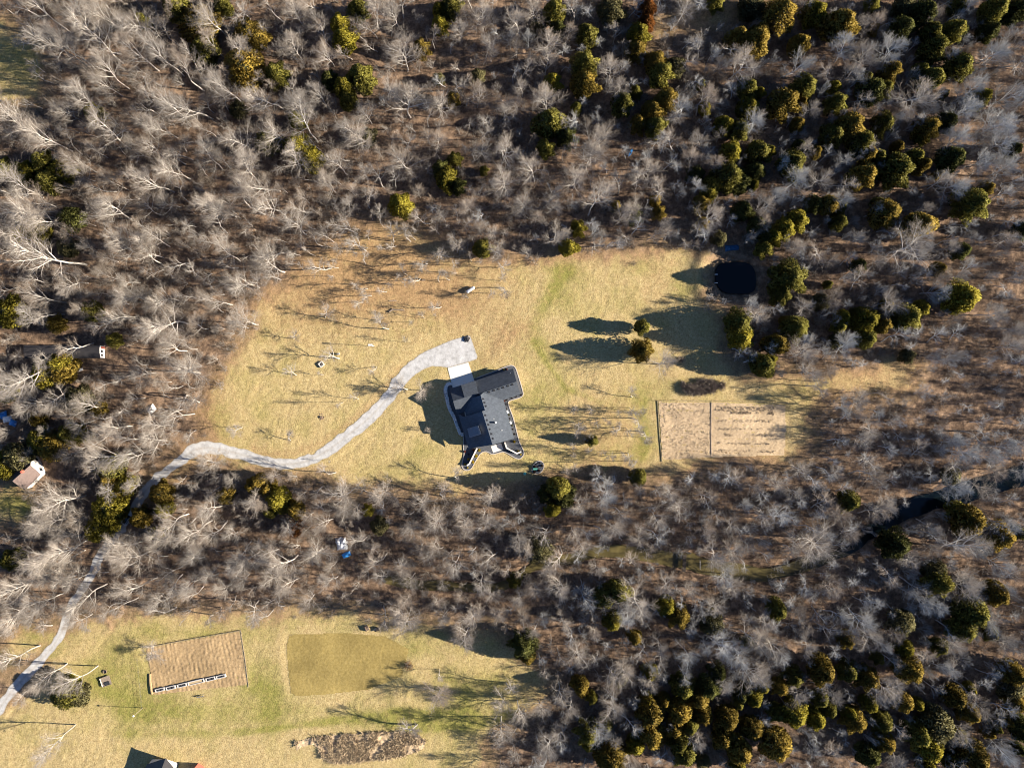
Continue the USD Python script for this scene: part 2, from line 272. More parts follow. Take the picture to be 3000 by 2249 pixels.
lawns = [
 [(590, 1300), (598, 1180), (640, 1110), (690, 1030), (720, 960), (740, 900), (800, 850), (870, 790), (930, 710), (1000, 660), (1080, 640), (1200, 660), (1300, 720), (1350, 760), (1480, 745), (1560, 750), (1640, 735), (1780, 728), (1950, 722), (2080, 745), (2090, 790), (2060, 840), (2090, 880), (2150, 890), (2110, 930), (2130, 990), (2110, 1070), (2220, 1085), (2330, 1090), (2450, 1080), (2560, 1060), (2680, 1050), (2690, 1110), (2600, 1150), (2440, 1165), (2400, 1230), (2380, 1290), (2310, 1345), (2100, 1365), (1950, 1395), (1830, 1390), (1700, 1380), (1620, 1385), (1560, 1400), (1480, 1440), (1380, 1440), (1240, 1440), (1090, 1420), (960, 1420), (850, 1390), (700, 1375), (640, 1365), (600, 1360), (560, 1390), (520, 1440), (460, 1450), (430, 1430), (480, 1370), (540, 1310)],
 [(150, 1860), (230, 1830), (310, 1815), (450, 1800), (600, 1790), (760, 1805), (880, 1795), (950, 1778), (1100, 1790), (1300, 1835), (1450, 1855), (1520, 1900), (1560, 1960), (1640, 2010), (1580, 2060), (1500, 2100), (1450, 2160), (1420, 2249), (1420, 2400), (-200, 2400), (-200, 2130), (60, 2050), (120, 1960)],
 [(-100, 60), (60, 60), (100, 100), (120, 150), (150, 240), (110, 300), (60, 320), (-100, 320)],
 [(2010, 50), (2110, 15), (2240, 5), (2330, 25), (2260, 55), (2130, 62), (1960, 105), (1900, 140), (1880, 110), (1960, 60)],
 [(-60, 1425), (60, 1432), (110, 1470), (100, 1512), (-60, 1530)],
 [(20, 1880), (110, 1830), (175, 1838), (95, 1930), (40, 1960), (-40, 1990)]]
greens = [  # centre, radii, amount of living grass
 (420, 2050, 160, 70, .9), (330, 1960, 120, 90, .65), (790, 2000, 120, 90, .8), (700, 2090, 300, 35, .55), (560, 1850, 300, 40, .5), (1250, 1880, 220, 60, .35), (1350, 2050, 200, 140, .55),
 (1250, 2110, 260, 26, 1.1), (1650, 830, 60, 110, .4), (1780, 880, 130, 60, .3), (640, 1230, 50, 110, .45), (760, 1220, 160, 120, .2), (1560, 1230, 60, 150, .45), (1880, 1250, 40, 110, .6), (1600, 1070, 60, 110, .3), (1990, 860, 60, 40, .4),
 (1230, 1330, 120, 60, .35), (40, 180, 110, 130, .5), (2200, 30, 120, 30, .5), (40, 1470, 100, 50, 1.2), (120, 1880, 70, 60, .6), (1700, 780, 300, 25, .25), (2000, 1140, 120, 30, .5), (2350, 1150, 90, 60, .5), (1480, 1400, 60, 40, .3), (1730, 1340, 160, 50, .3), (620, 1480, 80, 40, .6)]
leaves = [(1120, 760, 330, 120, 1.0), (1000, 890, 260, 100, .65), (1330, 880, 150, 60, .6), (1400, 960, 200, 40, .15), (1700, 740, 180, 20, .3), (1480, 1440, 300, 30, .35), (1750, 1260, 130, 120, .45), (2200, 1340, 220, 60, .5), (2450, 1150, 200, 80, .35), (1560, 740, 160, 25, .5), (2050, 1100, 160, 60, .2), (1920, 800, 60, 120, .3), (560, 1380, 90, 60, .55), (560, 1200, 90, 160, .8), (1480, 1000, 60, 60, .35), (1150, 1020, 180, 40, .0), (2560, 1090, 160, 60, .45)]

def ribbon(c, w, n=8, jag=0.0, seed=1):
    """left and right edges (world xy) of a band along a centre line"""
    k = np.linspace(0, 1, len(c)); t = np.linspace(0, 1, (len(c) - 1) * n + 1)
    from scipy.interpolate import CubicSpline
    p = CubicSpline(k, c)(t); ww = np.interp(t, k, w)
    d = np.gradient(p, axis=0); d /= np.linalg.norm(d, axis=1, keepdims=True)
    nrm = np.c_[-d[:, 1], d[:, 0]]
    r = np.random.default_rng(seed)
    jl, jr = (gaussian_filter(r.normal(size=len(t)), 1.2) * jag * 2 for _ in 'lr')
    return p, nrm, ww + jl, ww + jr
dp, dn, dl, dr = ribbon(drive_c, drive_w, 10, 2.0, 3)
drive_poly = shapely.Polygon([W(*q)[:2] for q in np.vstack([dp + dn * dl[:, None], (dp - dn * dr[:, None])[::-1]])]).buffer(0)
cp, cn, cl, cr = ribbon(creek_c, creek_w, 8, 2.5, 5)
creek_poly = shapely.Polygon([W(*q)[:2] for q in np.vstack([cp + cn * cl[:, None], (cp - cn * cr[:, None])[::-1]])]).buffer(0)
pond_px = smooth_closed(pond, 2)
pond_poly = wpoly(pond_px)
apron_poly, pad_poly, bed_poly = wpoly(apron), wpoly(pad), wpoly(smooth_closed(bed, 1))
plots = {'veg': wpoly(plot_veg), 'low': wpoly(plot_low), 'field': wpoly(plot_field), 'reeds': wpoly(reeds)}
lawn_polys = [wpoly(p) for p in lawns]

# ------------------------------------------------------------------ the ground sheet
inx = np.arange(-172, 172.01, .56); iny = np.arange(-132, 132.01, .56)
outer = np.array([6., 16, 34, 70, 140, 300, 700, 1800])
gx = np.concatenate([inx[0] - outer[::-1], inx, inx[-1] + outer]); gy = np.concatenate([iny[0] - outer[::-1], iny, iny[-1] + outer])
GX, GY = np.meshgrid(gx, gy, indexing='ij')
gpx, gpy = GX / S + CX, CY - GY / S
wob = lambda sc, seed: meshkit.fbm(np.stack([GX * sc, GY * sc, 0 * GX], -1), 3, seed) - .5
wx, wy = wob(.12, 11) * 9 + wob(.6, 15) * 3, wob(.12, 12) * 9 + wob(.6, 16) * 3
inside = lambda poly, dx=0, dy=0: shapely.contains_xy(poly, (GX + dx).ravel(), (GY + dy).ravel()).reshape(GX.shape)
lawn = np.zeros_like(GX)
for p in lawn_polys: lawn = np.maximum(lawn, inside(p, wx, wy))
lawn = gaussian_filter(lawn.astype(float), 4.2)
lawn = np.clip(lawn + (meshkit.fbm(np.stack([GX * .35, GY * .35, 0 * GX], -1), 4, 33) - .5) * 1.1 * np.sin(np.pi * lawn), 0, 1)
def blobs(lst):
    out = np.zeros_like(GX)
    for x, y, rx, ry, a in lst:
        out += a * np.exp(-(((gpx - x + wx * 6) / rx) ** 2 + ((gpy - y + wy * 6) / ry) ** 2))
    return out
green = blobs(greens); orange = blobs(leaves)
# the greener drainage lines in the grass, and mown straw-coloured margins round the plots
def line_mask(pts, w, seed=0):
    ln = shapely.LineString([W(*q)[:2] for q in pts])
    d = shapely.distance(ln, shapely.points(GX.ravel(), GY.ravel())).reshape(GX.shape)
    return np.exp(-(d / w) ** 2)
near = (np.abs(GX) < 175) & (np.abs(GY) < 135)
green += .85 * line_mask([(700, 2146), (800, 2134), (900, 2120), (1050, 2104), (1200, 2092), (1290, 2082)], 1.0) + .5 * line_mask([(380, 2150), (560, 2148), (720, 2144)], 1.6) + .5 * line_mask([(1590, 1010), (1560, 960), (1610, 860), (1660, 790)], 2.2) + .5 * line_mask([(1560, 1000), (1600, 1060), (1660, 1140), (1760, 1180)], .9)
green += .6 * line_mask([(1885, 1180), (1885, 1340)], 1.6)
orange += .75 * np.sin(np.pi * lawn) ** 1.5
green -= .6 * (line_mask([(835, 1850), (1000, 1846), (1100, 1850)], 1.6) + line_mask([(830, 1870), (836, 1960), (848, 2046), (1000, 2044)], 1.8))
orange += .7 * (line_mask(drive_c[21:31] + [-6, -30], 1.4)) * .6
orange += .35 * line_mask([(1330, 1020), (1420, 1060), (1480, 980), (1540, 960)], 3.)
hard = np.zeros_like(GX)
for p in (drive_poly, apron_poly, pad_poly, bed_poly, *plots.values()): hard = np.maximum(hard, inside(p.buffer(1.0)))
flatm = 1 - np.clip(gaussian_filter(hard.astype(float), 1.2) * 1.6, 0, 1)
edge = np.clip(1 - np.maximum(np.abs(GX) - 172, np.abs(GY) - 132).clip(0) / 20, 0, 1)
P3 = lambda sc: np.stack([GX * sc, GY * sc, 0 * GX], -1)
relief = (meshkit.fbm(P3(.9), 3, 1) - .5) * (.22 * lawn + .50 * (1 - lawn)) + (meshkit.fbm(P3(.06), 3, 2) - .5) * (.5 * lawn + 1.8 * (1 - lawn))
d_creek = shapely.distance(creek_poly, shapely.points(GX.ravel(), GY.ravel())).reshape(GX.shape)
d_pond = shapely.distance(pond_poly, shapely.points(GX.ravel(), GY.ravel())).reshape(GX.shape)
pin = inside(pond_poly)
lawn *= 1 - .75 * np.exp(-((d_pond - 1) / 3.5) ** 2)
GZ = relief * flatm * edge
GZ -= 1.5 * np.exp(-(d_creek / 3.5) ** 2) * edge
GZ = GZ * (1 - np.exp(-(d_pond / 5) ** 2)) + 1.1 * np.exp(-((d_pond - 5.5) / 2.6) ** 2) * (gpx < 2180) - .9 * np.exp(-(d_pond / 2.0) ** 2) - 1.0 * pin
GZ[hard > 0] = np.minimum(GZ[hard > 0], 0)
GZ -= .03 * hard
NX, NY = GX.shape
ii = np.arange(NX * NY).reshape(NX, NY)
quads = np.stack([ii[:-1, :-1], ii[1:, :-1], ii[1:, 1:], ii[:-1, 1:]], -1).reshape(-1, 4)
zone = np.stack([np.clip(lawn, 0, 1), np.clip(green, 0, 1), np.clip(orange, 0, 1)], -1).reshape(-1, 3)
ground = usdkit.mesh(stage, '/World/ground', (np.stack([GX, GY, GZ], -1).reshape(-1, 3), quads), M['ground'], smooth=True)
UsdGeom.PrimvarsAPI(ground).CreatePrimvar('zone', Sdf.ValueTypeNames.Color3fArray, 'vertex').Set(Vt.Vec3fArray.FromNumpy(zone.astype(np.float32)))
tag(ground, 'straw lawn and leaf-strewn woodland floor', kind='structure')
from scipy.interpolate import RegularGridInterpolator
_h = RegularGridInterpolator((gx, gy), GZ, bounds_error=False, fill_value=0.)
_lawn = RegularGridInterpolator((gx, gy), lawn, bounds_error=False, fill_value=0.)
height = lambda x, y: float(_h((x, y)))

def sheet(name, poly, mat, z, kind='structure', label=None, relief=None, step=.4, zonefn=None):
    """a sheet on the ground with a grid inside so that it can carry relief"""
    x0, y0, x1, y1 = poly.bounds
    xs, ys = np.arange(x0, x1 + step, step), np.arange(y0, y1 + step, step)
    X, Y = np.meshgrid(xs, ys, indexing='ij')
    ok = shapely.contains_xy(poly, X.ravel(), Y.ravel()).reshape(X.shape)
    cell = ok[:-1, :-1] & ok[1:, :-1] & ok[1:, 1:] & ok[:-1, 1:]
    idx = np.arange(X.size).reshape(X.shape)
    q = np.stack([idx[:-1, :-1], idx[1:, :-1], idx[1:, 1:], idx[:-1, 1:]], -1)[cell]
    Z = z + (relief(X, Y) if relief else 0 * X)
    v = np.stack([X, Y, Z], -1).reshape(-1, 3)
    use, q = np.unique(q, return_inverse=True); v = v[use]; q = q.reshape(-1, 4)
    o = usdkit.mesh(stage, '/World/' + numbered(name), (v, q), mat, smooth=True)
    if zonefn is not None:
        UsdGeom.PrimvarsAPI(o).CreatePrimvar('zone', Sdf.ValueTypeNames.Color3fArray, 'vertex').Set(Vt.Vec3fArray.FromNumpy(zonefn(v[:, 0], v[:, 1]).astype(np.float32)))
    return tag(o, label, kind=kind)
def flatnoise(X, Y, sc, amp, seed=0): return (meshkit.fbm(np.stack([X * sc, Y * sc, 0 * X], -1), 3, seed) - .5) * amp

# ------------------------------------------------------------------ drive, pad, pond, creek, plots
drive_all = shapely.union_all([drive_poly, apron_poly.buffer(.05)])
cl_line = shapely.LineString([W(*q)[:2] for q in dp])
def drive_zone(x, y):
    pts = shapely.points(x, y)
    d = shapely.distance(cl_line, pts); e = shapely.distance(drive_all.boundary, pts)
    onap = shapely.contains_xy(apron_poly, x, y)
    mid = np.where(onap, 0, np.exp(-(d / .35) ** 2)) * .55
    eg = np.exp(-(e / .35) ** 2) * .9
    c = W(1361, 1003)
    st = .0 * np.exp(-(((x - c[0]) / 1.6) ** 2 + ((y - c[1]) / 1.6) ** 2))
    return np.stack([0 * x, np.clip(mid + eg + st, 0, 1), 0 * x], -1)
sheet('driveway', drive_all, M['gravel'], .03, label='white gravel driveway curving up to the house', relief=lambda X, Y: flatnoise(X, Y, 1.5, .05, 4), step=.13, zonefn=drive_zone)
obj('garage_pad', prism(pad_poly, -.05, .05), M['concrete'], kind='structure', label='pale concrete pad in front of the garage')
ring = np.array(pond_poly.buffer(1.0).exterior.coords)
obj('pond_water', prism(pond_poly.buffer(.15), -.9, -.45), M['pond'], kind='structure', label='small black pond')
obj('creek_water', prism(creek_poly.buffer(.8), -1.6, -1.05), M['creek'], kind='structure', label='shallow creek running through the woods')
u_veg = W(2300, 1183) - W(1927, 1174); u_veg = u_veg[:2] / np.linalg.norm(u_veg[:2])
def veg_relief(X, Y):
    t = X * u_veg[0] + Y * u_veg[1]; w = -X * u_veg[1] + Y * u_veg[0]
    return .03 + flatnoise(X, Y, 1.6, .16, 8) + .04 * np.sin(w * 2 * np.pi / 2.1)
sheet('vegetable_plot', plots['veg'], M['plot_tan'], .0, label='large tan vegetable plot with stubble rows', relief=veg_relief, step=.3)
a_low = math.radians(10.4)
def low_relief(X, Y):
    t = X * math.cos(a_low) + Y * math.sin(a_low)
    return .04 + .05 * np.sin(t * 2 * np.pi / 1.25 + 2 * meshkit.noise(np.stack([X * .15, Y * .3, 0 * X], -1), 6)) * meshkit.noise(np.stack([X * .3, Y * .3, 0 * X], -1), 4) + flatnoise(X, Y, 1.4, .2, 9)
sheet('vegetable_plot', plots['low'], M['plot_red'], .0, label='smaller ridged vegetable plot on the lower lawn', relief=low_relief, step=.28)
sheet('sown_field', plots['field'], M['plot_olive'], .02, label='evenly sown olive brown field with rounded corner', relief=lambda X, Y: .02 * np.sin(Y * 2 * np.pi / .9) + flatnoise(X, Y, 1.2, .09, 3), step=.3)
sheet('reed_bed', plots['reeds'], M['plot_tan'], .15, label='bare tan soil under the dry reeds', relief=lambda X, Y: flatnoise(X, Y, .7, .75, 6) + flatnoise(X, Y, 2.2, .3, 7), step=.3)

# ------------------------------------------------------------------ the house
E_, R1, RN, RM = 3.1, 5.8, 6.85, 7.4
house = thing('house', 'grey shingled house with crossing gable roofs in the middle of the lawn', 'house')
P = lambda *pts: np.array([W(*q) for q in pts])
faces = [
 P((1317.8, 1138.3, E_), (1502.8, 1079, E_), (1513.5, 1117.6, R1), (1327.6, 1175, R1)),
 P((1416, 1149.2, R1), (1513.5, 1117.6, R1), (1525, 1155, E_), (1475.5, 1172, E_)),
 P((1327.6, 1175, R1 + .004), (1401.3, 1152, R1 + .004), (1412, 1190, E_), (1338.5, 1213, E_)),
 P((1408, 1157.5, RN), (1421, 1201.5, RN), (1412.6, 1204.4, RM), (1443, 1302.5, RM), (1506, 1284, E_), (1475.5, 1172, E_ + .003), (1416, 1149.5, R1 + .05)),
 P((1408, 1157.5, RN), (1416, 1149.5, R1 + .05), (1400.5, 1152.3, R1 + .02)),
 P((1408, 1157.5, RN), (1421, 1201.5, RN), (1366, 1218, E_ + .2), (1353, 1174, E_ + .2)),
 P((1412.6, 1204.4, RM), (1443, 1302.5, RM), (1385.5, 1311.5, 3.75), (1360, 1221, 3.75)),
 P((1360, 1221, 3.72), (1385.5, 1311.5, 3.72), (1373.5, 1315.4, 2.95), (1342, 1212, 2.95)),
]
for fc in faces: obj('roof', slab(fc, .16), M['shingle'], house)
def gable_block(r0, r1, e0, e1, f0, f1, zr, ze, inset=.45, name='wall'):
    """walls under a gable roof: ridge ends r0 r1, eave corners on both sides e0 e1 / f0 f1 (photo pixels)"""
    A, B = W(*r0, zr), W(*r1, zr); c0, c1, d0, d1 = W(*e0, ze), W(*e1, ze), W(*f0, ze), W(*f1, ze)
    ax = (B - A) / np.linalg.norm(B - A) * inset
    pts = []
    for R, c, d, sgn in ((A, c0, d0, 1), (B, c1, d1, -1)):
        s = (c - R)[:2]; k = inset / np.linalg.norm(s)
        a = c + sgn * ax; b = d + sgn * ax; r = R + sgn * ax
        a2, b2 = a + (r - a) * k, b + (r - b) * k
        a2 -= [0, 0, .22]; b2 -= [0, 0, .22]; r = r - [0, 0, .22]
        pts += [[*a2[:2], 0], a2, r, b2, [*b2[:2], 0]]
    pts = np.array(pts)
    f = [[0, 1, 2], [0, 2, 3], [0, 3, 4], [5, 7, 6], [5, 8, 7], [5, 9, 8]]
    for i in range(5):
        j = (i + 1) % 5
        f += [[i, 5 + i, 5 + j], [i, 5 + j, j]]
    m = trimesh.Trimesh(pts, f, process=False); trimesh.repair.fix_normals(m)
    return obj(name, m, M['wall'], house)
gable_block((1327.6, 1175), (1513.5, 1117.6), (1317.8, 1138.3), (1502.8, 1079), (1338.5, 1213), (1525, 1155), R1, E_)
gable_block((1409, 1183), (1443, 1302.5), (1478, 1180), (1506, 1284), (1352, 1187), (1379, 1312), 6.2, 2.7)
# shed dormer over the garage, flatter than the slope it breaks out of
dq = P((1350.8, 1128, 4.85), (1391.6, 1115.2, 4.85), (1401.5, 1152.4, 5.84), (1360.8, 1164.4, 5.84))
dorm = obj('dormer', prism(shapely.Polygon(dq[:, :2]).buffer(-.12), 2.95, 4.74), M['wall'], house)
obj('dormer_roof', slab(dq, .14), M['shingle'], dorm)
side = dq.copy(); side[:, 2] -= .15; side = np.vstack([side, side - [0, 0, 1.2]])
# metal-roofed west dormer
mq = P((1369.7, 1256, 5.55), (1400.8, 1246.8, 7.42), (1409.5, 1271.4, 7.42), (1376, 1281.5, 5.55))
dm = obj('dormer', slab(mq - [0, 0, .12], 1.45), M['wall'], house)
ov = mq + (mq - mq.mean(0)) * [.03, .03, 0]
mr_ = obj('metal_roof', slab(ov, .1), M['metal_roof'], dm)
sv = []
for k in range(9):
    t = (k + .5) / 9
    a, b = ov[0] * (1 - t) + ov[3] * t, ov[1] * (1 - t) + ov[2] * t
    v, f = tubes([a + [0, 0, .02]], [b + [0, 0, .02]], [.045], [.045], 4); sv.append((v, f))
obj('standing_seam', cat_(sv), M['metal_roof'], mr_)
th = math.atan2(1152 - 1117.6, 1513.5 - 1401)            # bearing of the house
def roofz(px, py):
    """height of the roof under a photo pixel (east wing and main slopes)"""
    best = 0
    for fc in faces[:4]:
        pg = shapely.Polygon([PX(*q) for q in fc])
        if pg.contains(shapely.Point(px, py)):
            A = np.array([[*PX(*q), 1] for q in fc]); best = max(best, float(np.array([px, py, 1]) @ np.linalg.lstsq(A, fc[:, 2], rcond=None)[0]))
    return best or 4.
vents = [(1400 + .0724 * x, 1060 + .0724 * y) for x, y in [(460, 1218), (655, 1153), (845, 1097), (1030, 1037), (1225, 973), (1400, 917)]] + [(1415.5, 1168.5), (1419.5, 1179), (1423.5, 1189.5), (1422, 1216.2), (1426.5, 1230.2), (1431, 1243.8), (1435, 1256.8), (1439.5, 1270.5), (1444, 1284)]
for x, y in vents:
    z = roofz(x, y); c = W(x, y, z)
    v = obj('roof_vent', cat_([box(c + [0, 0, .10], (.42, .42, .22), th), box(c + [0, 0, .25], (.56, .50, .06), th)]), M['black'] if x > 1430 and y < 1150 else M['trim'], house)
for x, y, hgt, r, mm in [(1454, 1237, .75, .16, 'white'), (1470.6, 1260, .35, .1, 'white'), (1390.6, 1140.7, .4, .09, 'white'), (1495, 1092, .8, .08, 'steel'), (1447, 1226, .25, .08, 'white')]:
    z = roofz(x, y); c = W(x, y, z)
    obj('vent_pipe', cat_([cyl(c - [0, 0, .1], r, hgt, 10), cyl(c + [0, 0, hgt - .1], r * 1.4, .08, 10)]), M[mm], house)
obj('chimney_flue', cat_([box(W(1452, 1237, 5.5) + [0, 0, .9], (.3, .45, 2.0), th)]), M['white'], house, label='small white flue on the lit roof slope')
def wall_piece(name, a, b, t, w, z, h, mm, out=.06):
    """a window or door on the wall line a-b (photo pixels at ground), at fraction t"""
    A, B = W(*a), W(*b); c = A + (B - A) * t; d = (B - A) / np.linalg.norm(B - A); nr = np.array([-d[1], d[0], 0])
    return obj(name, box(c + nr * out + [0, 0, z], (w, .12, h), math.atan2(d[1], d[0])), M[mm], house)
def inset_line(a, b, k):
    a, b = np.array(a, float), np.array(b, float); d = (b - a) / np.linalg.norm(b - a); n = np.array([d[1], -d[0]])
    return a - n * 0 + np.array([-d[1], d[0]]) * k, b + np.array([-d[1], d[0]]) * k
n0, n1 = (1322, 1141), (1500, 1084)
for t in (.14, .30): wall_piece('garage_door', n0, n1, t, 2.6, 1.15, 2.3, 'white')
for t in (.5, .66, .82):
    w_ = wall_piece('window', n0, n1, t, 1.3, 1.6, 1.3, 'white', .06); 
e0, e1 = (1476, 1181), (1501, 1279)
for t in (.2, .45, .7): wall_piece('window', e0, e1, t, 1.4, 1.6, 1.4, 'glass', .02)
# gravel beds with edging, the white rock border, patio, garden walls
obj('gravel_bed', prism(bed_poly.difference(pad_poly.buffer(.05)), -.1, .07), M['bed_gravel'], kind='structure', label='blue grey gravel beds round the house')
bl = np.array(bed_poly.exterior.coords)
edge_line = bed_poly.exterior.difference(pad_poly.buffer(1.))
obj('bed_edging', prism(shapely.union_all([edge_line.buffer(.11)]), -.1, .17), M['edging'], cat='edging', label='curving concrete edging round the gravel beds of the house')
border = Z1((455, 640), (420, 645), (398, 670), (391, 710), (400, 770), (412, 840), (425, 890), (445, 940), (475, 985), (495, 1040), (515, 1100), (535, 1150), (552, 1180), (580, 1186))
bp, bn, b1, b2 = ribbon(np.array(border), np.full(len(border), 3.), 10, 0, 1)
parts = []
r_ = np.random.default_rng(4)
ico = trimesh.creation.icosphere(1)
for row in range(-1, 2):
    for i in range(len(bp)):
        if r_.random() < .12: continue
        q = bp[i] + bn[i] * row * 2.6 + r_.normal(size=2) * .5
        rad = r_.uniform(.13, .26)
        v = np.array(ico.vertices) * (1 + .25 * (r_.random((len(ico.vertices), 1)) - .5)) * rad * [1, r_.uniform(.7, 1.1), .75]
        parts.append((v + W(*q) + [0, 0, .07 + rad * .45], np.array(ico.faces)))
sb = thing('stone_border', 'curving border of white rocks along the shaded west side of house', 'stone border')
obj('stone', cat_(parts), M['stone_white'], sb, kind='stuff')
patio = [(1438, 1307), (1468, 1297), (1475, 1316), (1445, 1326)]
obj('patio', prism(wpoly(patio), -.05, .11), M['concrete'], kind='structure', label='pale concrete patio slab at the south door')
def low_wall(name, pts, h, w, label):
    ln = shapely.LineString([W(*q)[:2] for q in pts])
    t = thing(name, label, 'garden wall')
    obj('wall_body', prism(ln.buffer(w / 2, cap_style='flat', join_style='mitre'), 0, h), M['wall'], t)
    obj('capstone', prism(ln.buffer(w / 2 + .05, cap_style='flat', join_style='mitre'), h + .002, h + .09), M['white_wall'], t)
low_wall('garden_wall', [(1398, 1312.5), (1376, 1357), (1369, 1362)], 1.1, .32, 'straight pale garden wall between yellow shrubs below the house')
low_wall('garden_wall', [(1478.8, 1294), (1484.5, 1311), (1514.6, 1326.8), (1527, 1321.5)], 1.1, .32, 'bent pale garden wall with two corners beside the patio')
isl = [(1430 + .147 * x, 1270 + .147 * y) for x, y in [(1000, 545), (1055, 540), (1105, 590), (1118, 650), (1092, 720), (1050, 775), (970, 800), (890, 785), (868, 720), (893, 640), (940, 580)]]
isl_poly = wpoly(smooth_closed(isl, 1))
obj('gravel_bed', prism(isl_poly, -.1, .10), M['bed_gravel'], kind='structure', label='oval gravel island bed on the lawn')
obj('bed_edging', prism(isl_poly.exterior.buffer(.1), -.1, .17), M['edging'], cat='edging', label='oval concrete edging round the island bed of dark shrubs')

# ------------------------------------------------------------------ plants: builders
def bare_tree_meshes(seed, h=16., spread=5., clear=.35, limbs=13, up=.55, stems=1, dens=1.0, crook=.10, twig_r=.0085):
    """(trunk, branches, twigs) of a leafless tree grown level by level"""
    r = np.random.default_rng(seed)
    seg = {0: [], 1: [], 2: []}
    def path(p, d, L, n, r0, r1, lev, wig, lift):
        pts = [p]; rad = np.linspace(r0, r1, n + 1)
        for i in range(n):
            d = d + r.normal(size=3) * wig + [0, 0, lift]; d = d / np.linalg.norm(d)
            q = pts[-1] + d * L / n
            seg[lev].append((pts[-1], q, rad[i], rad[i + 1])); pts.append(q)
        return np.array(pts), d
    def at(pts, t):
        k = t * (len(pts) - 1); i = min(int(k), len(pts) - 2)
        return pts[i] + (pts[i + 1] - pts[i]) * (k - i), pts[i + 1] - pts[i]
    def side(d, ang, phi):
        d = d / np.linalg.norm(d); a = np.cross(d, [.3, .2, 1.]); a /= np.linalg.norm(a); b = np.cross(d, a)
        return d * math.cos(ang) + (a * math.cos(phi) + b * math.sin(phi)) * math.sin(ang)
    for s in range(stems):
        d0 = np.array([0, 0, 1.]) if stems == 1 else side(np.array([0, 0, 1.]), r.uniform(.15, .5), s * 2.4 + r.random())
        tr = .0095 * h + .045 if stems == 1 else .006 * h + .025
        tp, _ = path(np.array([0, 0, -.3]), d0, h * .86, 9, tr, tr * .22, 0, .05 + crook * .2, .04)
        nl = max(4, int(limbs / stems ** .7))
        for i in range(nl):
            t = clear + (1 - clear) * ((i + r.random() * .8) / nl) ** .85
            p, d = at(tp, min(t, .99))
            rel = (t - clear) / (1 - clear)
            L = spread * (1.12 - .62 * rel) * r.uniform(.75, 1.2)
            d1 = side(d, (1 - up) * 1.5 * (1.05 - .55 * rel) * r.uniform(.8, 1.15), i * 2.4 + r.normal() * .35)
            lp, _ = path(p, d1, L, 6, tr * .50 * (1.1 - .5 * rel), tr * .11, 1, crook, .05)
            n2 = int(9 * dens)
            for j in range(n2):
                t2 = .22 + .78 * (j + r.random()) / n2
                p2, dd = at(lp, min(t2, .999))
                L2 = L * .55 * (1.2 - .7 * t2) * r.uniform(.7, 1.25)
                bp2, _ = path(p2, side(dd, r.uniform(.3, .75), j * 2.4 + r.normal() * .5), L2, 3, tr * .15 * (1.2 - .6 * t2), .012, 1, crook * 1.2, .08)
                n3 = int(7 * dens)
                for k in range(n3):
                    t3 = .15 + .85 * (k + r.random()) / n3
                    p3, d3 = at(bp2, min(t3, .999))
                    L3 = max(.5, L2 * .55 * r.uniform(.6, 1.2))
                    tw, _ = path(p3, side(d3, r.uniform(.3, .75), k * 2.4 + r.normal() * .6), L3, 2, twig_r * 1.35, twig_r, 2, crook, .06)
                    for q in range(int(4 * dens)):
                        p4, d4 = at(tw, r.uniform(.15, .98))
                        path(p4, side(d4, r.uniform(.3, .85), r.uniform(0, 6.28)), L3 * r.uniform(.45, .8), 1, twig_r, twig_r * .5, 2, crook, .04)
    out = []
    tips = np.array([x[1] for x in seg[2]]); R0 = np.percentile(np.linalg.norm(tips[:, :2] - tips[:, :2].mean(0), axis=1), 93)
    kx = np.array([spread / R0, spread / R0, 1.0])            # spread the crown to its width before the limbs get their girth
    for lev, n in ((0, 7), (1, 4), (2, 3)):
        a = [(x[0] * kx, x[1] * kx, x[2], x[3]) for x in seg[lev]]
        out.append(tubes([x[0] for x in a], [x[1] for x in a], np.array([x[2] for x in a]), np.array([x[3] for x in a]), n))
    allv = np.vstack([out[1][0], out[2][0]])
    c = allv[:, :2].mean(0)
    R = np.percentile(np.linalg.norm(allv[:, :2] - c, axis=1), 93)
    return out, h_of(allv), R
def h_of(v): return float(np.percentile(v[:, 2], 99))
def tufts(pos, nrm, size, r, flat=.45):
    """small two-triangle sprays at pos, pointing roughly along nrm"""
    n = len(pos)
    d = nrm + r.normal(size=(n, 3)) * .55; d /= np.linalg.norm(d, axis=1, keepdims=True)
    a = np.cross(d, r.normal(size=(n, 3))); a /= np.linalg.norm(a, axis=1, keepdims=True)
    s = (size * r.uniform(.6, 1.35, n))[:, None]
    b = np.cross(d, a)
    v = np.stack([pos - a * s * flat, pos + d * s, pos + a * s * flat, pos - d * s * .35 + b * s * .3], 1)
    f = np.array([[0, 2, 1], [0, 3, 2]])
    return v.reshape(-1, 3), (np.arange(n)[:, None, None] * 4 + f[None]).reshape(-1, 3)
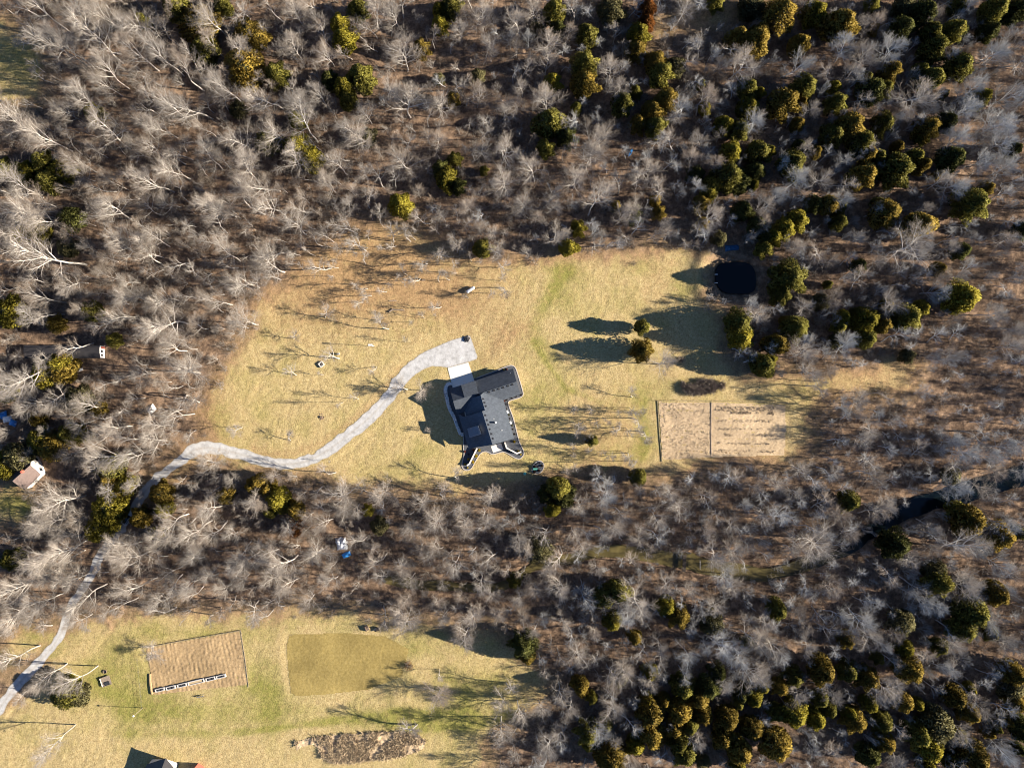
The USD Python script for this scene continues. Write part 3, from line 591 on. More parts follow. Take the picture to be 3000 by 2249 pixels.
def evergreen_meshes(seed, h=10., R=2.4, style='cone', n=2600, size=.30):
    r = np.random.default_rng(seed)
    lob = []
    if style == 'cone':
        prof = lambda t: np.clip(np.sin(np.pi * np.clip(t, 0, 1) ** .62) ** .8, 0, None)      # widest low, drawn out to a tip
        z0 = .05 * h
    else:
        prof = lambda t: np.sqrt(np.clip(1 - (2 * t - .9) ** 2 / 1.22, 0, 1)); z0 = .12 * h
    ph = r.uniform(0, 6.28, 6); kk = r.integers(2, 7, 6)
    def lump(th, t): return 1 + sum(.085 * np.sin(kk[i] * th + ph[i] + (2 + 2 * i) * t) for i in range(6))
    t = r.random(n * 3); keep = r.random(n * 3) < prof(t) / max(prof(np.linspace(0, 1, 50)))
    t = t[keep][:n]; n = len(t)
    th_ = r.uniform(0, 2 * np.pi, n)
    rho = R * prof(t) * lump(th_, t) * (1 - .5 * r.random(n) ** 1.5)
    pos = np.c_[rho * np.cos(th_), rho * np.sin(th_), z0 + t * (h - z0)]
    nz = .25 + .9 * t if style == 'cone' else (t - .35) * 2.
    nr = np.c_[np.cos(th_), np.sin(th_), nz]; nr /= np.linalg.norm(nr, axis=1, keepdims=True)
    crown = tufts(pos, nr, size, r) + (np.repeat(nr + .35 * r.normal(size=nr.shape), 4, 0),)
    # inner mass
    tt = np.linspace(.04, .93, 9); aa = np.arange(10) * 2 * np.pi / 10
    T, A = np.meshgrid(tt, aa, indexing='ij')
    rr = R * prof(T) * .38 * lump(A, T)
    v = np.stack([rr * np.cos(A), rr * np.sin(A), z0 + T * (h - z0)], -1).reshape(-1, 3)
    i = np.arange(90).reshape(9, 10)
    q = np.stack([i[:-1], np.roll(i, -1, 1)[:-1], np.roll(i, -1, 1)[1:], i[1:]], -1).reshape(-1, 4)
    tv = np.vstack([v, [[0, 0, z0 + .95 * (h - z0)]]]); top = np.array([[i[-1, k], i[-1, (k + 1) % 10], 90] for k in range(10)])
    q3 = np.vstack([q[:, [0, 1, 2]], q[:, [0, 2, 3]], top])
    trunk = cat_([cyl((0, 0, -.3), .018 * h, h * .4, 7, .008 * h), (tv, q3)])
    return trunk, crown
def bush_meshes(seed, h=2.2, R=1.6, n=150):
    r = np.random.default_rng(seed)
    p0, p1, a, b = [], [], [], []
    for i in range(int(n / 9)):
        d = np.array([*r.normal(size=2) * .55, 1.]); d /= np.linalg.norm(d)
        base = np.array([*r.normal(size=2) * R * .25, -.1]); L = h * r.uniform(.5, 1.1)
        mid = base + d * L * .55; e = base + d * L + np.array([*r.normal(size=2) * .25 * L, 0])
        p0 += [base, mid]; p1 += [mid, e]; a += [.03, .02]; b += [.02, .01]
        for k in range(7):
            s = base + (e - base) * r.uniform(.3, .95); dd = d + r.normal(size=3) * .7
            p0.append(s); p1.append(s + dd / np.linalg.norm(dd) * L * r.uniform(.2, .5)); a.append(.017); b.append(.008)
    return tubes(p0, p1, np.array(a), np.array(b), 3)

# --- prototypes. bare trees: style -> list of (root built on first use)
FORMS = {  # name: kwargs
 'tall':   [dict(h=20., spread=5.0, clear=.34, limbs=17, up=.50, crook=.06), dict(h=20., spread=5.2, clear=.30, limbs=16, up=.54, crook=.08), dict(h=20., spread=4.8, clear=.38, limbs=15, up=.48, crook=.07), dict(h=20., spread=5.4, clear=.26, limbs=17, up=.52, crook=.12)],
 'broad':  [dict(h=14., spread=4.6, clear=.20, limbs=18, up=.42, crook=.07), dict(h=14., spread=4.4, clear=.24, limbs=15, up=.46, crook=.11), dict(h=13., spread=4.8, clear=.17, limbs=17, up=.40, crook=.06), dict(h=13., spread=4.5, clear=.22, limbs=13, up=.44, crook=.15)],
 'slim':   [dict(h=12., spread=2.7, clear=.42, limbs=9, up=.56, crook=.12, dens=.78), dict(h=12., spread=2.4, clear=.42, limbs=8, up=.54, crook=.14, dens=.78)],
 'clump':  [dict(h=7., spread=3.0, clear=.12, limbs=14, up=.55, stems=4, crook=.16, dens=.72), dict(h=7., spread=2.8, clear=.10, limbs=12, up=.6, stems=5, crook=.18, dens=.7)],
}
SHAPES = {}
for st, lst in FORMS.items():
    for i, kw in enumerate(lst): SHAPES[(st, i)] = bare_tree_meshes({'tall': 100, 'broad': 200, 'slim': 300, 'clump': 400}[st] + i, **kw)
EVER = {('cone', i): evergreen_meshes(500 + i, 10., 2.4 + .15 * i, 'cone', 6200) for i in range(5)}
EVER |= {('round', i): evergreen_meshes(600 + i, 7., 3.0, 'round', 6000, .30) for i in range(2)}
protos = {}
labels = set()
MARKS = [('house', 1420, 1200), ('black pond', 2157, 815), ('mobile home', 182, 1030), ('white car', 374, 1518), ('brown cottage', 75, 1400), ('silver scrap heap', 1001, 1592), ('blue kayak', 1846, 449), ('large vegetable plot', 2115, 1262),
    ('lower vegetable plot', 570, 1940), ('sown field', 1010, 1945), ('dry reed bed', 1060, 2190), ('island bed', 1575, 1367), ('propane tank', 1379, 850), ('slatted platform', 312, 1993), ('bright top right clearing', 2120, 45), ('white scrap heap', 443, 1199), ('brush pile', 2055, 1135),
    ('driveway elbow', 600, 1312), ('left grass patch', 40, 190), ("top left corner", 0, 0), ("top right corner", 3000, 0), ("bottom right corner", 3000, 2249), ("bottom left corner", 0, 2249), ("middle of the top edge", 1500, 0), ("middle of the bottom edge", 1500, 2249), ("middle of the right edge", 3000, 1124),
    ('dark creek pool', 2700, 1490), ('garage pad', 1350, 1095), ('log stack', 1074, 1839), ('stump in the lawn', 942, 1222), ('tall lamp pole', 405, 2085), ('silver fire pit', 942, 1067), ('birdhouse pole', 1100, 1014), ('garden bench', 1568, 1373)]
ONES = 'zero one two three four five six seven eight nine ten eleven twelve thirteen fourteen fifteen sixteen seventeen eighteen nineteen'.split()
TENS = '_ _ twenty thirty forty fifty sixty seventy eighty ninety'.split()
def words(n):
    if n < 20: return ONES[n]
    if n >= 100: return 'one hundred' if n == 100 else words(n // 100) + ' hundred ' + words(n % 100) if n % 100 else words(n // 100) + ' hundred'
    return TENS[n // 10] + ('-' + ONES[n % 10] if n % 10 else '')
def unique(look, px, py, place=None):
    """a label that says where the thing is: from a landmark, so many metres towards an hour of the clock face laid on the photo"""
    if place and f'{look} {place}' not in labels:
        labels.add(f'{look} {place}'); return f'{look} {place}'
    for nm, x, y in sorted(MARKS, key=lambda q: (q[1] - px) ** 2 + (q[2] - py) ** 2)[:6]:
        d = math.hypot(px - x, py - y) * S
        hr = (math.degrees(math.atan2(px - x, y - py)) % 360) / 30
        n = max(1, round(d)); half = round(hr * 2) % 24
        clock = f'{ONES[(half // 2) or 12]} o\'clock' if half % 2 == 0 else f'half past {ONES[(half // 2) or 12]}'
        s = f'{look} {words(n)} metres from {nm} at {clock}'
        if len(s.split()) > 16: s = f"{' '.join(look.split()[1:])} {words(n)} metres from {nm} at {clock}"
        if s not in labels: break
    labels.add(s); return s
BARK = {'w': ('bark_pale', 'twig_pale'), 'n': ('bark', 'twig'), 'b': ('bark', 'twig_brown'), 'c': ('bark_cool', 'twig_cool')}
def bare_tree(px, py, rpx, h=None, tone='n', base=False, style=None, seedrot=None, place=None):
    """px, py: where the crown's middle shows in the photo (or the foot of the trunk with base=True); rpx: crown radius in photo pixels"""
    R = rpx * S
    if style is None: style = 'tall' if h > 15.5 else 'broad' if R > 3.2 else 'slim' if h > 7.5 else 'clump'
    i = int(rng.integers(len(FORMS[style])))
    (tr, br, tw), ph, pr = SHAPES[(style, i)]
    loc = W(px, py) if base else W(px, py, .66 * h) * [1, 1, 0]
    cpx, cpy = PX(loc[0], loc[1], .66 * h)
    f = (ALT - .66 * h) / ALT
    sx = R * f / pr; sz = h / ph
    loc[2] = height(loc[0], loc[1])
    size = 'broad' if R > 5 else 'slender' if R < 2.4 else 'tall' if h > 16 else 'mid-sized'
    look = f"{size} {dict(w='pale', n='grey', b='brown', c='ash-grey')[tone]} bare tree"
    lab = unique(look, cpx, cpy, place)
    rot = rng.uniform(0, 2 * np.pi); key = (style, i, tone)
    args = (lab, 'bare tree', loc, rot, (sx, sx, sz), 'leafless trees of the winter woods')
    if key in protos: return dup(protos[key], 'bare_tree', *args)
    t = thing('bare_tree', *args); protos[key] = t
    bk, tk = BARK[tone]
    obj('trunk', tr, M[bk], t, smooth=60); obj('branches', br, M[bk], t); obj('twigs', tw, M[tk], t)
    return t
COL = dict(o='olive', g='gold', y='yellow', d='dark', r='rust', p='pale')
CW = dict(o='olive', g='golden', y='yellow-green', d='dark green', r='rust-brown', p='pale olive')
def evergreen(px, py, rpx, col, style='cone', h=None, base=False, place=None, squash=1.0):
    R = rpx * S
    h = h or (np.clip(2.05 * R + 3.3, 3.0, 12.5) if style == 'cone' else np.clip(1.45 * R + 1.6, 2.2, 9)) * rng.uniform(.92, 1.1)
    i = int(rng.integers(5 if style == 'cone' else 2))
    loc = W(px, py) if base else W(px, py, .45 * h) * [1, 1, 0]
    cpx, cpy = PX(loc[0], loc[1], .45 * h)
    loc[2] = height(loc[0], loc[1])
    lab = unique(f"{'large' if R > 3.2 else 'small' if R < 1.9 else 'mid-sized'} {CW[col]} {'conical' if style == 'cone' else 'rounded'} evergreen", cpx, cpy, place)
    pr, ph = (2.4 + .15 * i, 10.) if style == 'cone' else (3.0, 7.)
    args = (lab, 'evergreen tree', loc, rng.uniform(0, 6.28), (R / pr, R / pr, h / ph), 'evergreens among the bare trees')
    key = (style, i, col)
    if key in protos: return dup(protos[key], 'evergreen_tree', *args)
    t = thing('evergreen_tree', *args); protos[key] = t
    tr, cr = EVER[(style, i)]
    nn = cr[2] / np.linalg.norm(cr[2], axis=1, keepdims=True)
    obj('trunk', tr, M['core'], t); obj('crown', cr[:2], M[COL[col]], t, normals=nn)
    return t
# ------------------------------------------------------------------ trees: where each stands (tiles of the photograph, 2212 units to 750 photo pixels)
K = 750 / 2212
TILE = lambda t: (750 * (t % 10), 562 * (t // 10))
EVERGREENS = {
 0: 'g1750,230,130 o1770,430,90 g2150,290,90 g2130,600,130 o1530,60,90 o1940,60,60 y830,985,65 p2060,950,60 y240,1500,80 y550,1490,90 o430,1570,80 o30,1460,70 o380,1390,70 o1240,190,50',
 1: 'g20,340,80 o10,640,40 o180,640,80 y740,230,75 y770,350,80 o890,90,70 y1590,90,50 y1590,220,60 o1690,70,70 g1430,420,60 y770,760,75 o800,870,65 o920,680,90 d640,690,60 g1700,860,50 p1920,660,50 p1580,690,40 y370,1260,90 y480,1380,85 o110,1230,80 o350,1030,60 y1650,1540,80 d1600,1450,60 o1720,1370,50 o1970,1470,30 p960,1190,70 d1750,1610,50',
 2: 'o370,100,80 p220,230,50 d400,260,60 p860,110,90 r1165,90,62 r1160,210,58 y1100,300,75 g1080,440,75 o650,310,80 g1240,540,70 o1290,650,80 p1400,600,70 g1960,340,80 g2110,360,95 o630,560,90 g630,720,90 y355,710,60 g1330,870,75 o960,900,75 g1210,970,75 g1090,1080,60 o1240,1100,70 o560,930,40 o330,1060,100 d470,1180,70 o290,1290,60 o1060,800,50 o2040,770,70 y2040,930,75 o1960,1130,70 y1830,1090,70 y1890,1320,75 o1870,1530,100 o1720,1600,60 o2130,1320,80 d1590,1510,60 o1760,20,60 p2060,70,90 o1630,740,30 y2080,1600,40 d2100,1480,70 d1980,1580,70',
 3: 'g100,140,110 y400,130,85 g620,230,110 g270,390,75 o900,30,50 p1170,60,70 d1350,120,80 o1630,60,60 o1940,100,85 d2130,110,80 o1590,280,75 d1650,290,50 o1400,300,70 o1420,430,90 g910,260,35 d1160,250,80 g1050,630,70 d890,790,90 o1000,770,60 o310,760,80 g130,900,100 g280,900,50 g250,1080,50 g700,1100,100 o550,1180,80 o580,900,70 o800,1240,80 g860,1340,60 g820,1520,90 o200,1430,90 y10,1310,40 g400,1320,45 o1400,690,80 o1640,580,90 g1510,820,30 y1820,860,70 g1370,1110,80 d1530,1060,70 d1570,1380,80 o1100,1480,110 o940,1360,60 o1260,1370,60 g1320,1430,60 g1460,1510,30 g1880,1630,50 d1900,280,60 d2100,1300,50',
 10: 'd630,230,80 y220,330,80 y350,350,80 y100,1040,110 g480,1140,60 o800,1030,70 y400,1570,90 g540,1530,100 y520,1490,70 o990,1280,50 p600,480,70',
 11: 'y1255,110,80 o1960,490,65',
 12: 'y570,320,55 y490,480,60 g1240,80,40 g1265,180,50 g900,130,40 g1640,100,60 g1650,270,40 p1780,410,50 d2110,280,60 y1700,20,60 d2000,170,70 o1950,1130,90 y1970,1270,80 o2170,1500,80 d2190,400,50',
 13: 'y240,250,75 y130,330,75 y40,390,70 d390,110,60 g510,110,70 o620,130,50 o610,260,60 g1000,190,100 g1290,290,100 o1760,110,110 d2190,330,60 g1460,670,50 d1660,510,60 y1650,920,110 o170,750,120 o110,890,70 p450,950,60 o220,1180,90 g140,1110,30 y640,1080,50 o610,1170,50 y840,1110,90 o760,1050,40 g970,1140,70 o1070,1130,40 o1190,1080,90 y1310,1010,55 o840,1270,70 g70,1310,80 y20,1450,45 p580,1290,50 p1190,1420,50 d780,640,50 o520,800,30',
 20: 'y390,480,95 g480,540,95 o620,420,80 p700,130,90 g850,220,50 g330,310,50 y60,700,90 p180,620,100 o960,720,90 g960,820,70 y1090,860,80 g1040,940,40 y960,1060,110 y1030,1110,70 y880,1230,100 y820,1270,70 g1410,940,80 y1420,1080,60 g1190,1150,70 y1350,1290,50 g1960,960,60 g2190,880,50 o110,1510,70 y30,60,70 o720,440,50',
 21: 'g30,850,60 g110,910,60 y190,990,85 g340,1080,60 o120,1100,50 r350,1240,60 y970,1090,40 p1070,1220,60',
 22: 'o690,490,38 y350,1080,60 d440,970,80 o1090,810,60 p230,1430,90 d300,960,60',
 23: 'g1720,1180,110 o1650,1100,60 g2000,1320,90 o2160,1290,50 d1100,1390,100 o690,1020,70 p1570,800,60 p1420,1610,80',
 30: '',
 32: 'o20,50,50 d100,590,90 g135,690,55 o800,180,80 o910,130,80 y860,380,70 y1330,260,70 g1430,340,80 g1060,530,50 p1720,400,80 y1190,830,55 g590,950,65 o690,1060,40 p920,880,60 o1480,960,80 d1700,950,80 g1600,1060,70 g1310,1080,50 g1190,1180,100 g1440,1180,80 g1650,1200,70 g1200,1370,90 g1390,1310,70 o1530,1290,60 g1850,1230,80 g2070,1310,80 g1810,1400,70 y1060,1470,65 g850,1560,110 o1480,1530,80 o1430,1430,70 g1960,1500,90 y1940,1620,60 y2090,1060,60 y2160,950,50 p1640,1590,50 o650,1360,80 y660,1450,50 o1950,1100,40',
 33: 'o80,300,70 o1460,60,90 g1950,150,90 o1750,310,110 o1660,460,90 o1910,500,50 p1130,390,90 y1160,620,60 g1200,790,100 g460,820,90 o690,830,70 g850,880,80 y870,1100,60 o220,870,70 g100,960,60 o440,1060,60 y220,1190,90 o60,1180,60 y400,1230,70 o520,1150,60 g740,1250,80 g60,1450,110 g1000,1430,70 d860,1540,80 o1280,1360,90 y1380,1480,90 p1430,1280,120 g1600,1040,80 g1720,1180,70 y1270,1100,40 g2090,830,80 p2080,970,80 g2120,1090,70 g2040,1240,40 d2140,1250,60 o1950,1300,40 g1770,1560,100 g1900,1350,40 d2180,1350,60 o940,710,40 y1360,1620,60',
}
BARE = {  # crown middle and radius; w pale, n grey, b brown
 0: 'w330,60,130 n640,200,170 w800,330,200 n480,360,150 n600,430,150 w900,600,120 w930,130,140 n1150,100,160 w1290,240,80 w1800,120,130 w1970,400,120 w1620,520,80 n1400,480,130 b1180,440,150 n680,850,130 w1220,880,80 w1420,860,140 n1650,860,160 n1960,750,140 n1900,900,60 w560,960,90 w100,1080,170 w370,1170,140 w900,1150,170 w1160,1080,120 n1370,1070,120 w1550,1300,80 w2080,1180,150 n1790,1370,140 w1330,1560,150 w1480,1440,130 w2100,1480,170 n100,1600,130 b1250,1250,130 n650,1480,100 b950,1560,100',
 1: 'w330,90,120 n500,150,90 w310,380,100 w1000,100,120 n1200,120,120 b600,440,120 w1010,230,80 w1270,500,160 n1760,220,110 w1950,120,120 n2020,320,120 w120,800,140 n310,830,110 n560,840,110 w1090,740,130 w1290,900,170 w1560,920,130 w140,1110,140 n430,1100,170 n840,1090,130 w930,1160,140 b1260,1240,90 w300,1380,130 w720,1420,110 w620,1590,120 b1310,1400,150 n1570,1230,100 n1960,1280,100 w2120,1310,130 w1180,1570,80 b1060,1560,100 w100,1560,140 w2140,1560,150 b1900,820,120 n2130,960,100 n1700,700,100 n1480,1180,80 n960,1000,100',
 2: 'w70,180,120 w190,80,100 w560,110,90 w300,330,120 w490,290,90 w300,530,110 w90,590,60 w860,590,120 w970,740,100 w1490,80,110 w1500,480,90 n1650,430,100 w1820,380,90 w1950,570,150 w1790,560,70 w300,850,130 w500,1030,70 w700,1180,190 w680,1350,150 n940,1290,100 n1270,1180,100 n1440,1250,100 w1150,1440,120 w1110,1560,100 n1590,1250,90 n1500,950,110 n1640,930,100 w1820,1160,60 n2120,1080,110 w2090,1000,60 w200,1500,150 w550,1560,120 n950,1620,100 w1310,1590,90 n1560,1360,90 n1750,1400,90 n1300,1020,90 n40,900,100 n40,400,90 n1700,860,80 n2150,600,90',
 3: 'n100,170,100 n230,560,140 n680,430,130 w870,480,140 n1120,420,130 w700,640,100 b560,560,100 w1290,780,190 n1780,760,130 n1060,1030,100 w980,970,60 w880,1190,90 n1450,120,90 n1780,60,120 n2000,420,150 b2150,500,100 n1700,960,130 n1650,1200,120 n1980,1080,160 n1900,1370,130 n2060,1450,120 n380,920,80 n760,830,90 w480,1520,110 n250,1560,120 n620,1560,100 w1420,1570,90 n1640,1560,120 n1830,1220,100 n300,1300,80 n780,200,90 n950,180,90 b2100,800,120 n2050,1230,110',
 10: 'w200,130,200 w340,200,150 w870,120,170 w1430,60,100 w1900,130,150 w2050,60,130 n1820,280,130 w100,370,120 w500,560,230 w560,740,110 w1060,480,150 w1280,400,110 w1230,570,130 w1940,540,130 w2080,760,150 b900,720,90 w1080,870,130 w1380,900,110 w1180,930,90 w2120,1120,130 w1000,1050,110 w1420,1100,180 w1260,1320,140 w1460,1360,130 w1560,1560,180 n200,1500,180 n330,1400,90 b1850,930,120 b330,910,110 b700,1010,80 n220,1150,110 n100,1600,120 n1340,1440,150 n640,1290,80 n380,1030,80 n1620,700,70',
 11: 'w100,80,140 w340,300,150 b420,120,80 n620,390,60 w770,110,80 n940,90,80 w910,470,90 b1040,200,60 w150,470,140 w140,640,170 w600,620,90 b830,320,90 w1310,390,60 b1160,390,80 n1480,230,80 w1620,220,80 w1790,260,60 n1840,130,100 w1940,330,80 w1590,480,90 w1460,590,80 n1720,490,80 w2110,520,90 n700,480,60',
 12: 'w690,130,150 w930,200,100 w1040,160,130 w350,370,130 w690,440,70 n960,440,50 n1350,380,80 p1500,410,50 w1700,190,140 n1640,340,70 w2150,120,110 n100,100,120 n380,100,80 w1320,20,90 w2100,1110,110 w1310,1480,120 n800,390,60 n210,220,60 n960,350,60 n1290,300,70 n2170,250,90',
 13: 'n60,80,120 n640,30,120 w1180,490,220 w950,600,80 n780,420,80 n540,600,80 n1560,460,90 w330,1030,100 n800,820,90 w1100,930,150 n590,880,80 n1440,850,110 n1600,1110,70 w2000,1110,100 n2130,1160,100 w1600,1380,100 w2130,1330,100 w300,1420,130 n700,1350,130 w360,1560,100 w470,1640,80 n1330,140,80 w1740,410,60 n2050,420,100 n560,960,70 n1500,740,80 b420,440,100 n250,480,90 n1650,700,90 n530,1560,60',
 20: 'n200,150,120 w420,60,120 w710,210,120 w930,390,120 n650,330,100 w100,430,150 w1300,380,110 w1280,520,120 n870,460,100 w950,630,160 n1130,600,110 w760,790,120 w520,880,130 w520,1020,160 b860,920,90 w430,1220,120 n650,1180,80 n280,1340,170 w560,1420,150 w1030,1450,160 w1160,1530,170 w1340,1440,130 w1440,1200,130 w1760,1120,130 w1680,1250,150 w2150,1020,100 n2050,1430,130 n2130,1520,130 n1620,1580,130 w300,1520,160 w400,1610,130 b1860,1230,100 b1600,170,100 b1500,110,100 w1560,270,90 b1450,230,80 w2000,390,60',
 21: 'w640,790,70 w700,1010,170 w760,1100,120 w1090,950,120 w1400,1040,110 w1600,1000,90 b1760,1060,90 w2030,1010,120 w1830,1180,100 w1560,1200,130 n1310,1230,100 w230,1200,90 w40,1020,80 n440,1150,80 b600,1220,110 w490,1500,150 w260,1560,140 b1750,1180,90 b2000,1160,100 n100,1500,120 n850,1070,70 b930,1350,80 n1420,1420,90 n1740,1540,120 b1100,1500,80 n1930,1600,80 b1450,1500,90 b2080,1500,100 n1600,1450,80 n950,1600,90 n1200,1560,80 b1890,1350,80',
 22: 'w610,1090,100 w480,760,50 n860,960,120 b1100,900,70 w1400,930,120 w1260,1150,110 w1480,1080,130 w530,1280,100 w880,1250,120 n780,1350,80 w1110,1380,90 n40,1310,120 n330,1260,100 n600,1400,80 w1690,1270,80 n1800,1100,80 n1960,900,90 n2130,1080,90 w1800,1480,130 w1950,1500,150 b1070,1590,80 n350,1600,100 w100,1480,100 n1930,1250,90 n420,1440,100 n1100,1270,60 b860,1100,100 n30,1090,50 n2100,900,80 n720,960,80 b1620,1000,80 n2080,1420,90',
 23: 'w820,180,130 n400,20,70 d1000,80,60 n810,450,100 n940,400,90 n900,620,100 w300,740,110 n780,800,100 n930,830,100 n1330,640,90 n1600,520,110 n1700,600,130 n1900,640,120 n1650,760,100 n2050,560,120 n550,820,80 n60,900,100 w420,1390,200 n610,1120,100 n560,1090,80 w1010,1120,120 n870,1150,100 n1650,900,110 w1900,880,120 w1450,1220,110 w1600,1470,180 w1450,1430,90 n2050,1200,120 n1250,1550,100 b100,1180,110 n240,920,90 b450,1100,90 n700,1300,90 n1780,420,100 n2000,760,100 n200,1300,100 n2000,1550,110 n1000,1600,90',
 30: 'w160,60,170 w1170,120,130 w700,180,150 w440,90,130 n600,60,120 n300,270,120 n1590,110,120 w1890,150,110 w1360,250,80 w2120,310,100 w320,920,120 w100,740,130 n1450,60,100 n2050,60,110 w400,1480,110 n1750,70,110 n620,930,110 w60,350,110',
 31: 'w290,100,120 n640,80,110 b450,220,100 n1290,230,90 w1230,320,110 w1280,450,150 n1650,350,90 w1880,400,130 w1830,520,120 w2010,200,90 n1370,1370,95 n2160,1000,80 w2140,1150,110 w2120,1330,110 n1950,40,110 w100,60,120 b1350,30,90 b1100,60,80 n2100,350,80',
 32: 'n200,110,100 w440,90,120 n610,180,120 w1090,190,180 n1000,330,120 w430,430,100 n220,480,80 w580,700,120 w710,470,80 n730,780,80 w850,860,140 w980,850,120 w1220,950,100 n420,1000,110 w540,1140,100 w240,1180,110 w50,1180,110 w890,1210,150 n730,1330,120 w910,1400,90 n350,1500,130 n480,1400,100 w1650,1420,100 n1560,740,120 n1790,640,140 w2050,560,170 n2000,750,130 w2100,870,150 n1820,980,90 n1300,600,90 n1740,300,90 n1930,150,100 n1880,60,110 n1180,660,90 n1330,680,90 w1040,1600,100 n1360,110,100 n1520,140,80 n100,370,80 n400,690,60 w80,220,80 n2130,1430,80',
 33: 'w90,620,150 w20,420,100 n380,600,90 n250,300,80 n560,120,90 n820,360,140 w900,590,150 w740,540,80 n1000,730,80 w1010,970,130 n580,1010,100 w1620,590,110 n1430,720,100 n1500,820,110 n1650,830,90 w2090,600,130 n1830,490,80 n1930,350,140 w1720,100,150 n2060,170,110 n1240,60,100 n1360,200,110 n1440,250,110 w1900,1160,110 w1730,1370,130 n1050,1280,80 w230,1390,40 n430,1340,40 n600,1590,100 n1130,1560,100 n2080,1520,130 n1820,950,80 n300,1030,100 n480,460,90 n330,440,80 n1550,1590,100 n1080,500,90 n2150,60,100',
}
LAWN = {  # trees of the grass and its edges: foot of the trunk, length of the shadow, crown radius
 11: 'w1420,748,430,60 w865,802,600,45 n1000,897,520,60 w925,955,480,55 n1600,992,520,55 w600,1085,480,80 w1150,1185,640,70 n1040,1108,430,50 w325,1268,330,60 n1290,1297,450,30 n1040,1510,330,45 w720,1440,560,85 w350,1582,360,65 n585,1582,240,25 n2110,830,540,70 w2090,655,430,80 n1835,915,240,35 n2110,768,420,40 n1455,1090,480,35 n1340,1123,400,30 n1560,1076,200,18',
 21: 'w1310,50,420,85 n890,132,560,40 n755,160,620,30 w300,487,330,55 n645,662,280,14 n1740,815,600,70 w955,928,560,75',
 22: 'n1040,113,420,55 n1015,205,600,50 w1035,296,720,70 w1090,410,560,70 w930,362,320,60 n1035,250,600,55 w1000,598,560,60 n1060,662,620,50 n560,418,420,50 w1060,782,360,45 n620,480,380,55 n960,236,300,40',
 30: 'w1330,605,400,112',
 31: 'b1590,980,640,125 w1585,805,520,40 n1340,1290,420,70',
}
def rows(d):
    for t, s in d.items():
        ox, oy = TILE(t)
        for w_ in s.split():
            v = [float(x) for x in w_[1:].split(',')]
            yield w_[0], ox + v[0] * K, oy + v[1] * K, [x * K for x in v[2:]]
def forest_h(px, py):
    left = np.clip((1150 - px) / 700, 0, 1)
    return 13.0 + 6.0 * left + 1.0 * np.clip((1100 - py) / 1000, 0, 1) * (px < 1900)
TAKEN = []
for c, x, y, (r,) in rows(EVERGREENS):
    st = 'round' if (c == 'p' or (x < 800 and c in 'yg' and r > 26)) else 'cone'
    dc = math.hypot(x - 374, y - 1517); gap = r * 1.2 + 11
    if dc < gap: x, y = 374 + (x - 374) * gap / dc, 1517 + (y - 1517) * gap / dc      # leaves room for the car on the drive
    evergreen(x, y, r * 1.2, c, st); TAKEN.append((x, y, r))
# evergreens that stand alone or have a look of their own
evergreen(1872, 962, 20, 'o', 'round', 8.5, base=True, place='alone on the grass left of the pond woods')
evergreen(1873, 1030, 31, 'g', 'cone', 11.0, base=True, place='standing alone on the grass')
evergreen(1632, 1422, 33, 'o', 'cone', 14.0, base=True, place='below the island bed')
evergreen(220, 2010, 44, 'o', 'round', 7.0, base=True, place='on the lower lawn by the slatted platform')
evergreen(245, 2018, 34, 'p', 'round', 6.0, base=True, place='on the lower lawn by the slatted platform')
for c, x, y, (sl, r) in rows(LAWN):
    hh = max(3., sl * S * math.tan(ELEV)) * (1.0)
    bare_tree(x, y, r, hh, c, base=True, style='slim' if r * S < 3.4 else 'broad', place=None)
    TAKEN.append((x, y, r))
clear_of = [(180, 1378, 34), (250, 1380, 24), (360, 1030, 26), (430, 1028, 20), (300, 1030, 26), (108, 1372, 38), (20, 1228, 30), (443, 1199, 16), (374, 1518, 26), (1003, 1600, 32), (1848, 449, 14)]
gr = np.random.default_rng(77)
n_ = 0
while n_ < 52:                     # more thin trees of the leaf-strewn grove
    x, y = gr.uniform(820, 1480), gr.uniform(640, 930)
    if y > 720 + (x - 820) * .12 + 110 * math.sin((x - 700) / 300) or any(math.hypot(x - a, y - b) < 19 for a, b, _ in TAKEN) or math.hypot(x - 1375, y - 850) < 40: continue
    bare_tree(x, y, gr.uniform(9, 17), gr.uniform(6, 11), gr.choice(['w', 'n', 'n', 'b']), base=True, style='slim'); TAKEN.append((x, y, 18)); n_ += 1
n_ = 0
while n_ < 18:                     # and of the row between the house and the large plot
    x, y = gr.uniform(1660, 1885), gr.uniform(1195, 1355)
    if any(math.hypot(x - a, y - b) < 13 for a, b, _ in TAKEN): continue
    bare_tree(x, y, gr.uniform(9, 17), gr.uniform(7, 11), gr.choice(['n', 'n', 'b']), base=True, style='slim'); TAKEN.append((x, y, 12)); n_ += 1
cand = sorted([(r[0], c, x, y) for c, x, y, r in rows(BARE) if not any(math.hypot(x - a, y - b) < q + .6 * r[0] for a, b, q in clear_of)], reverse=True)
CUT = 270
for k, (r, c, x, y) in enumerate(cand):
    if k >= CUT: break
    h = forest_h(x, y) * rng.uniform(.88, 1.12) * np.clip(.72 + .28 * r / 40, .6, 1.15)
    bare_tree(x, y, r * .98, h, ('c' if x > 1650 and c != 'w' else 'n' if c in 'pd' else c))
    TAKEN.append((x, y, r))

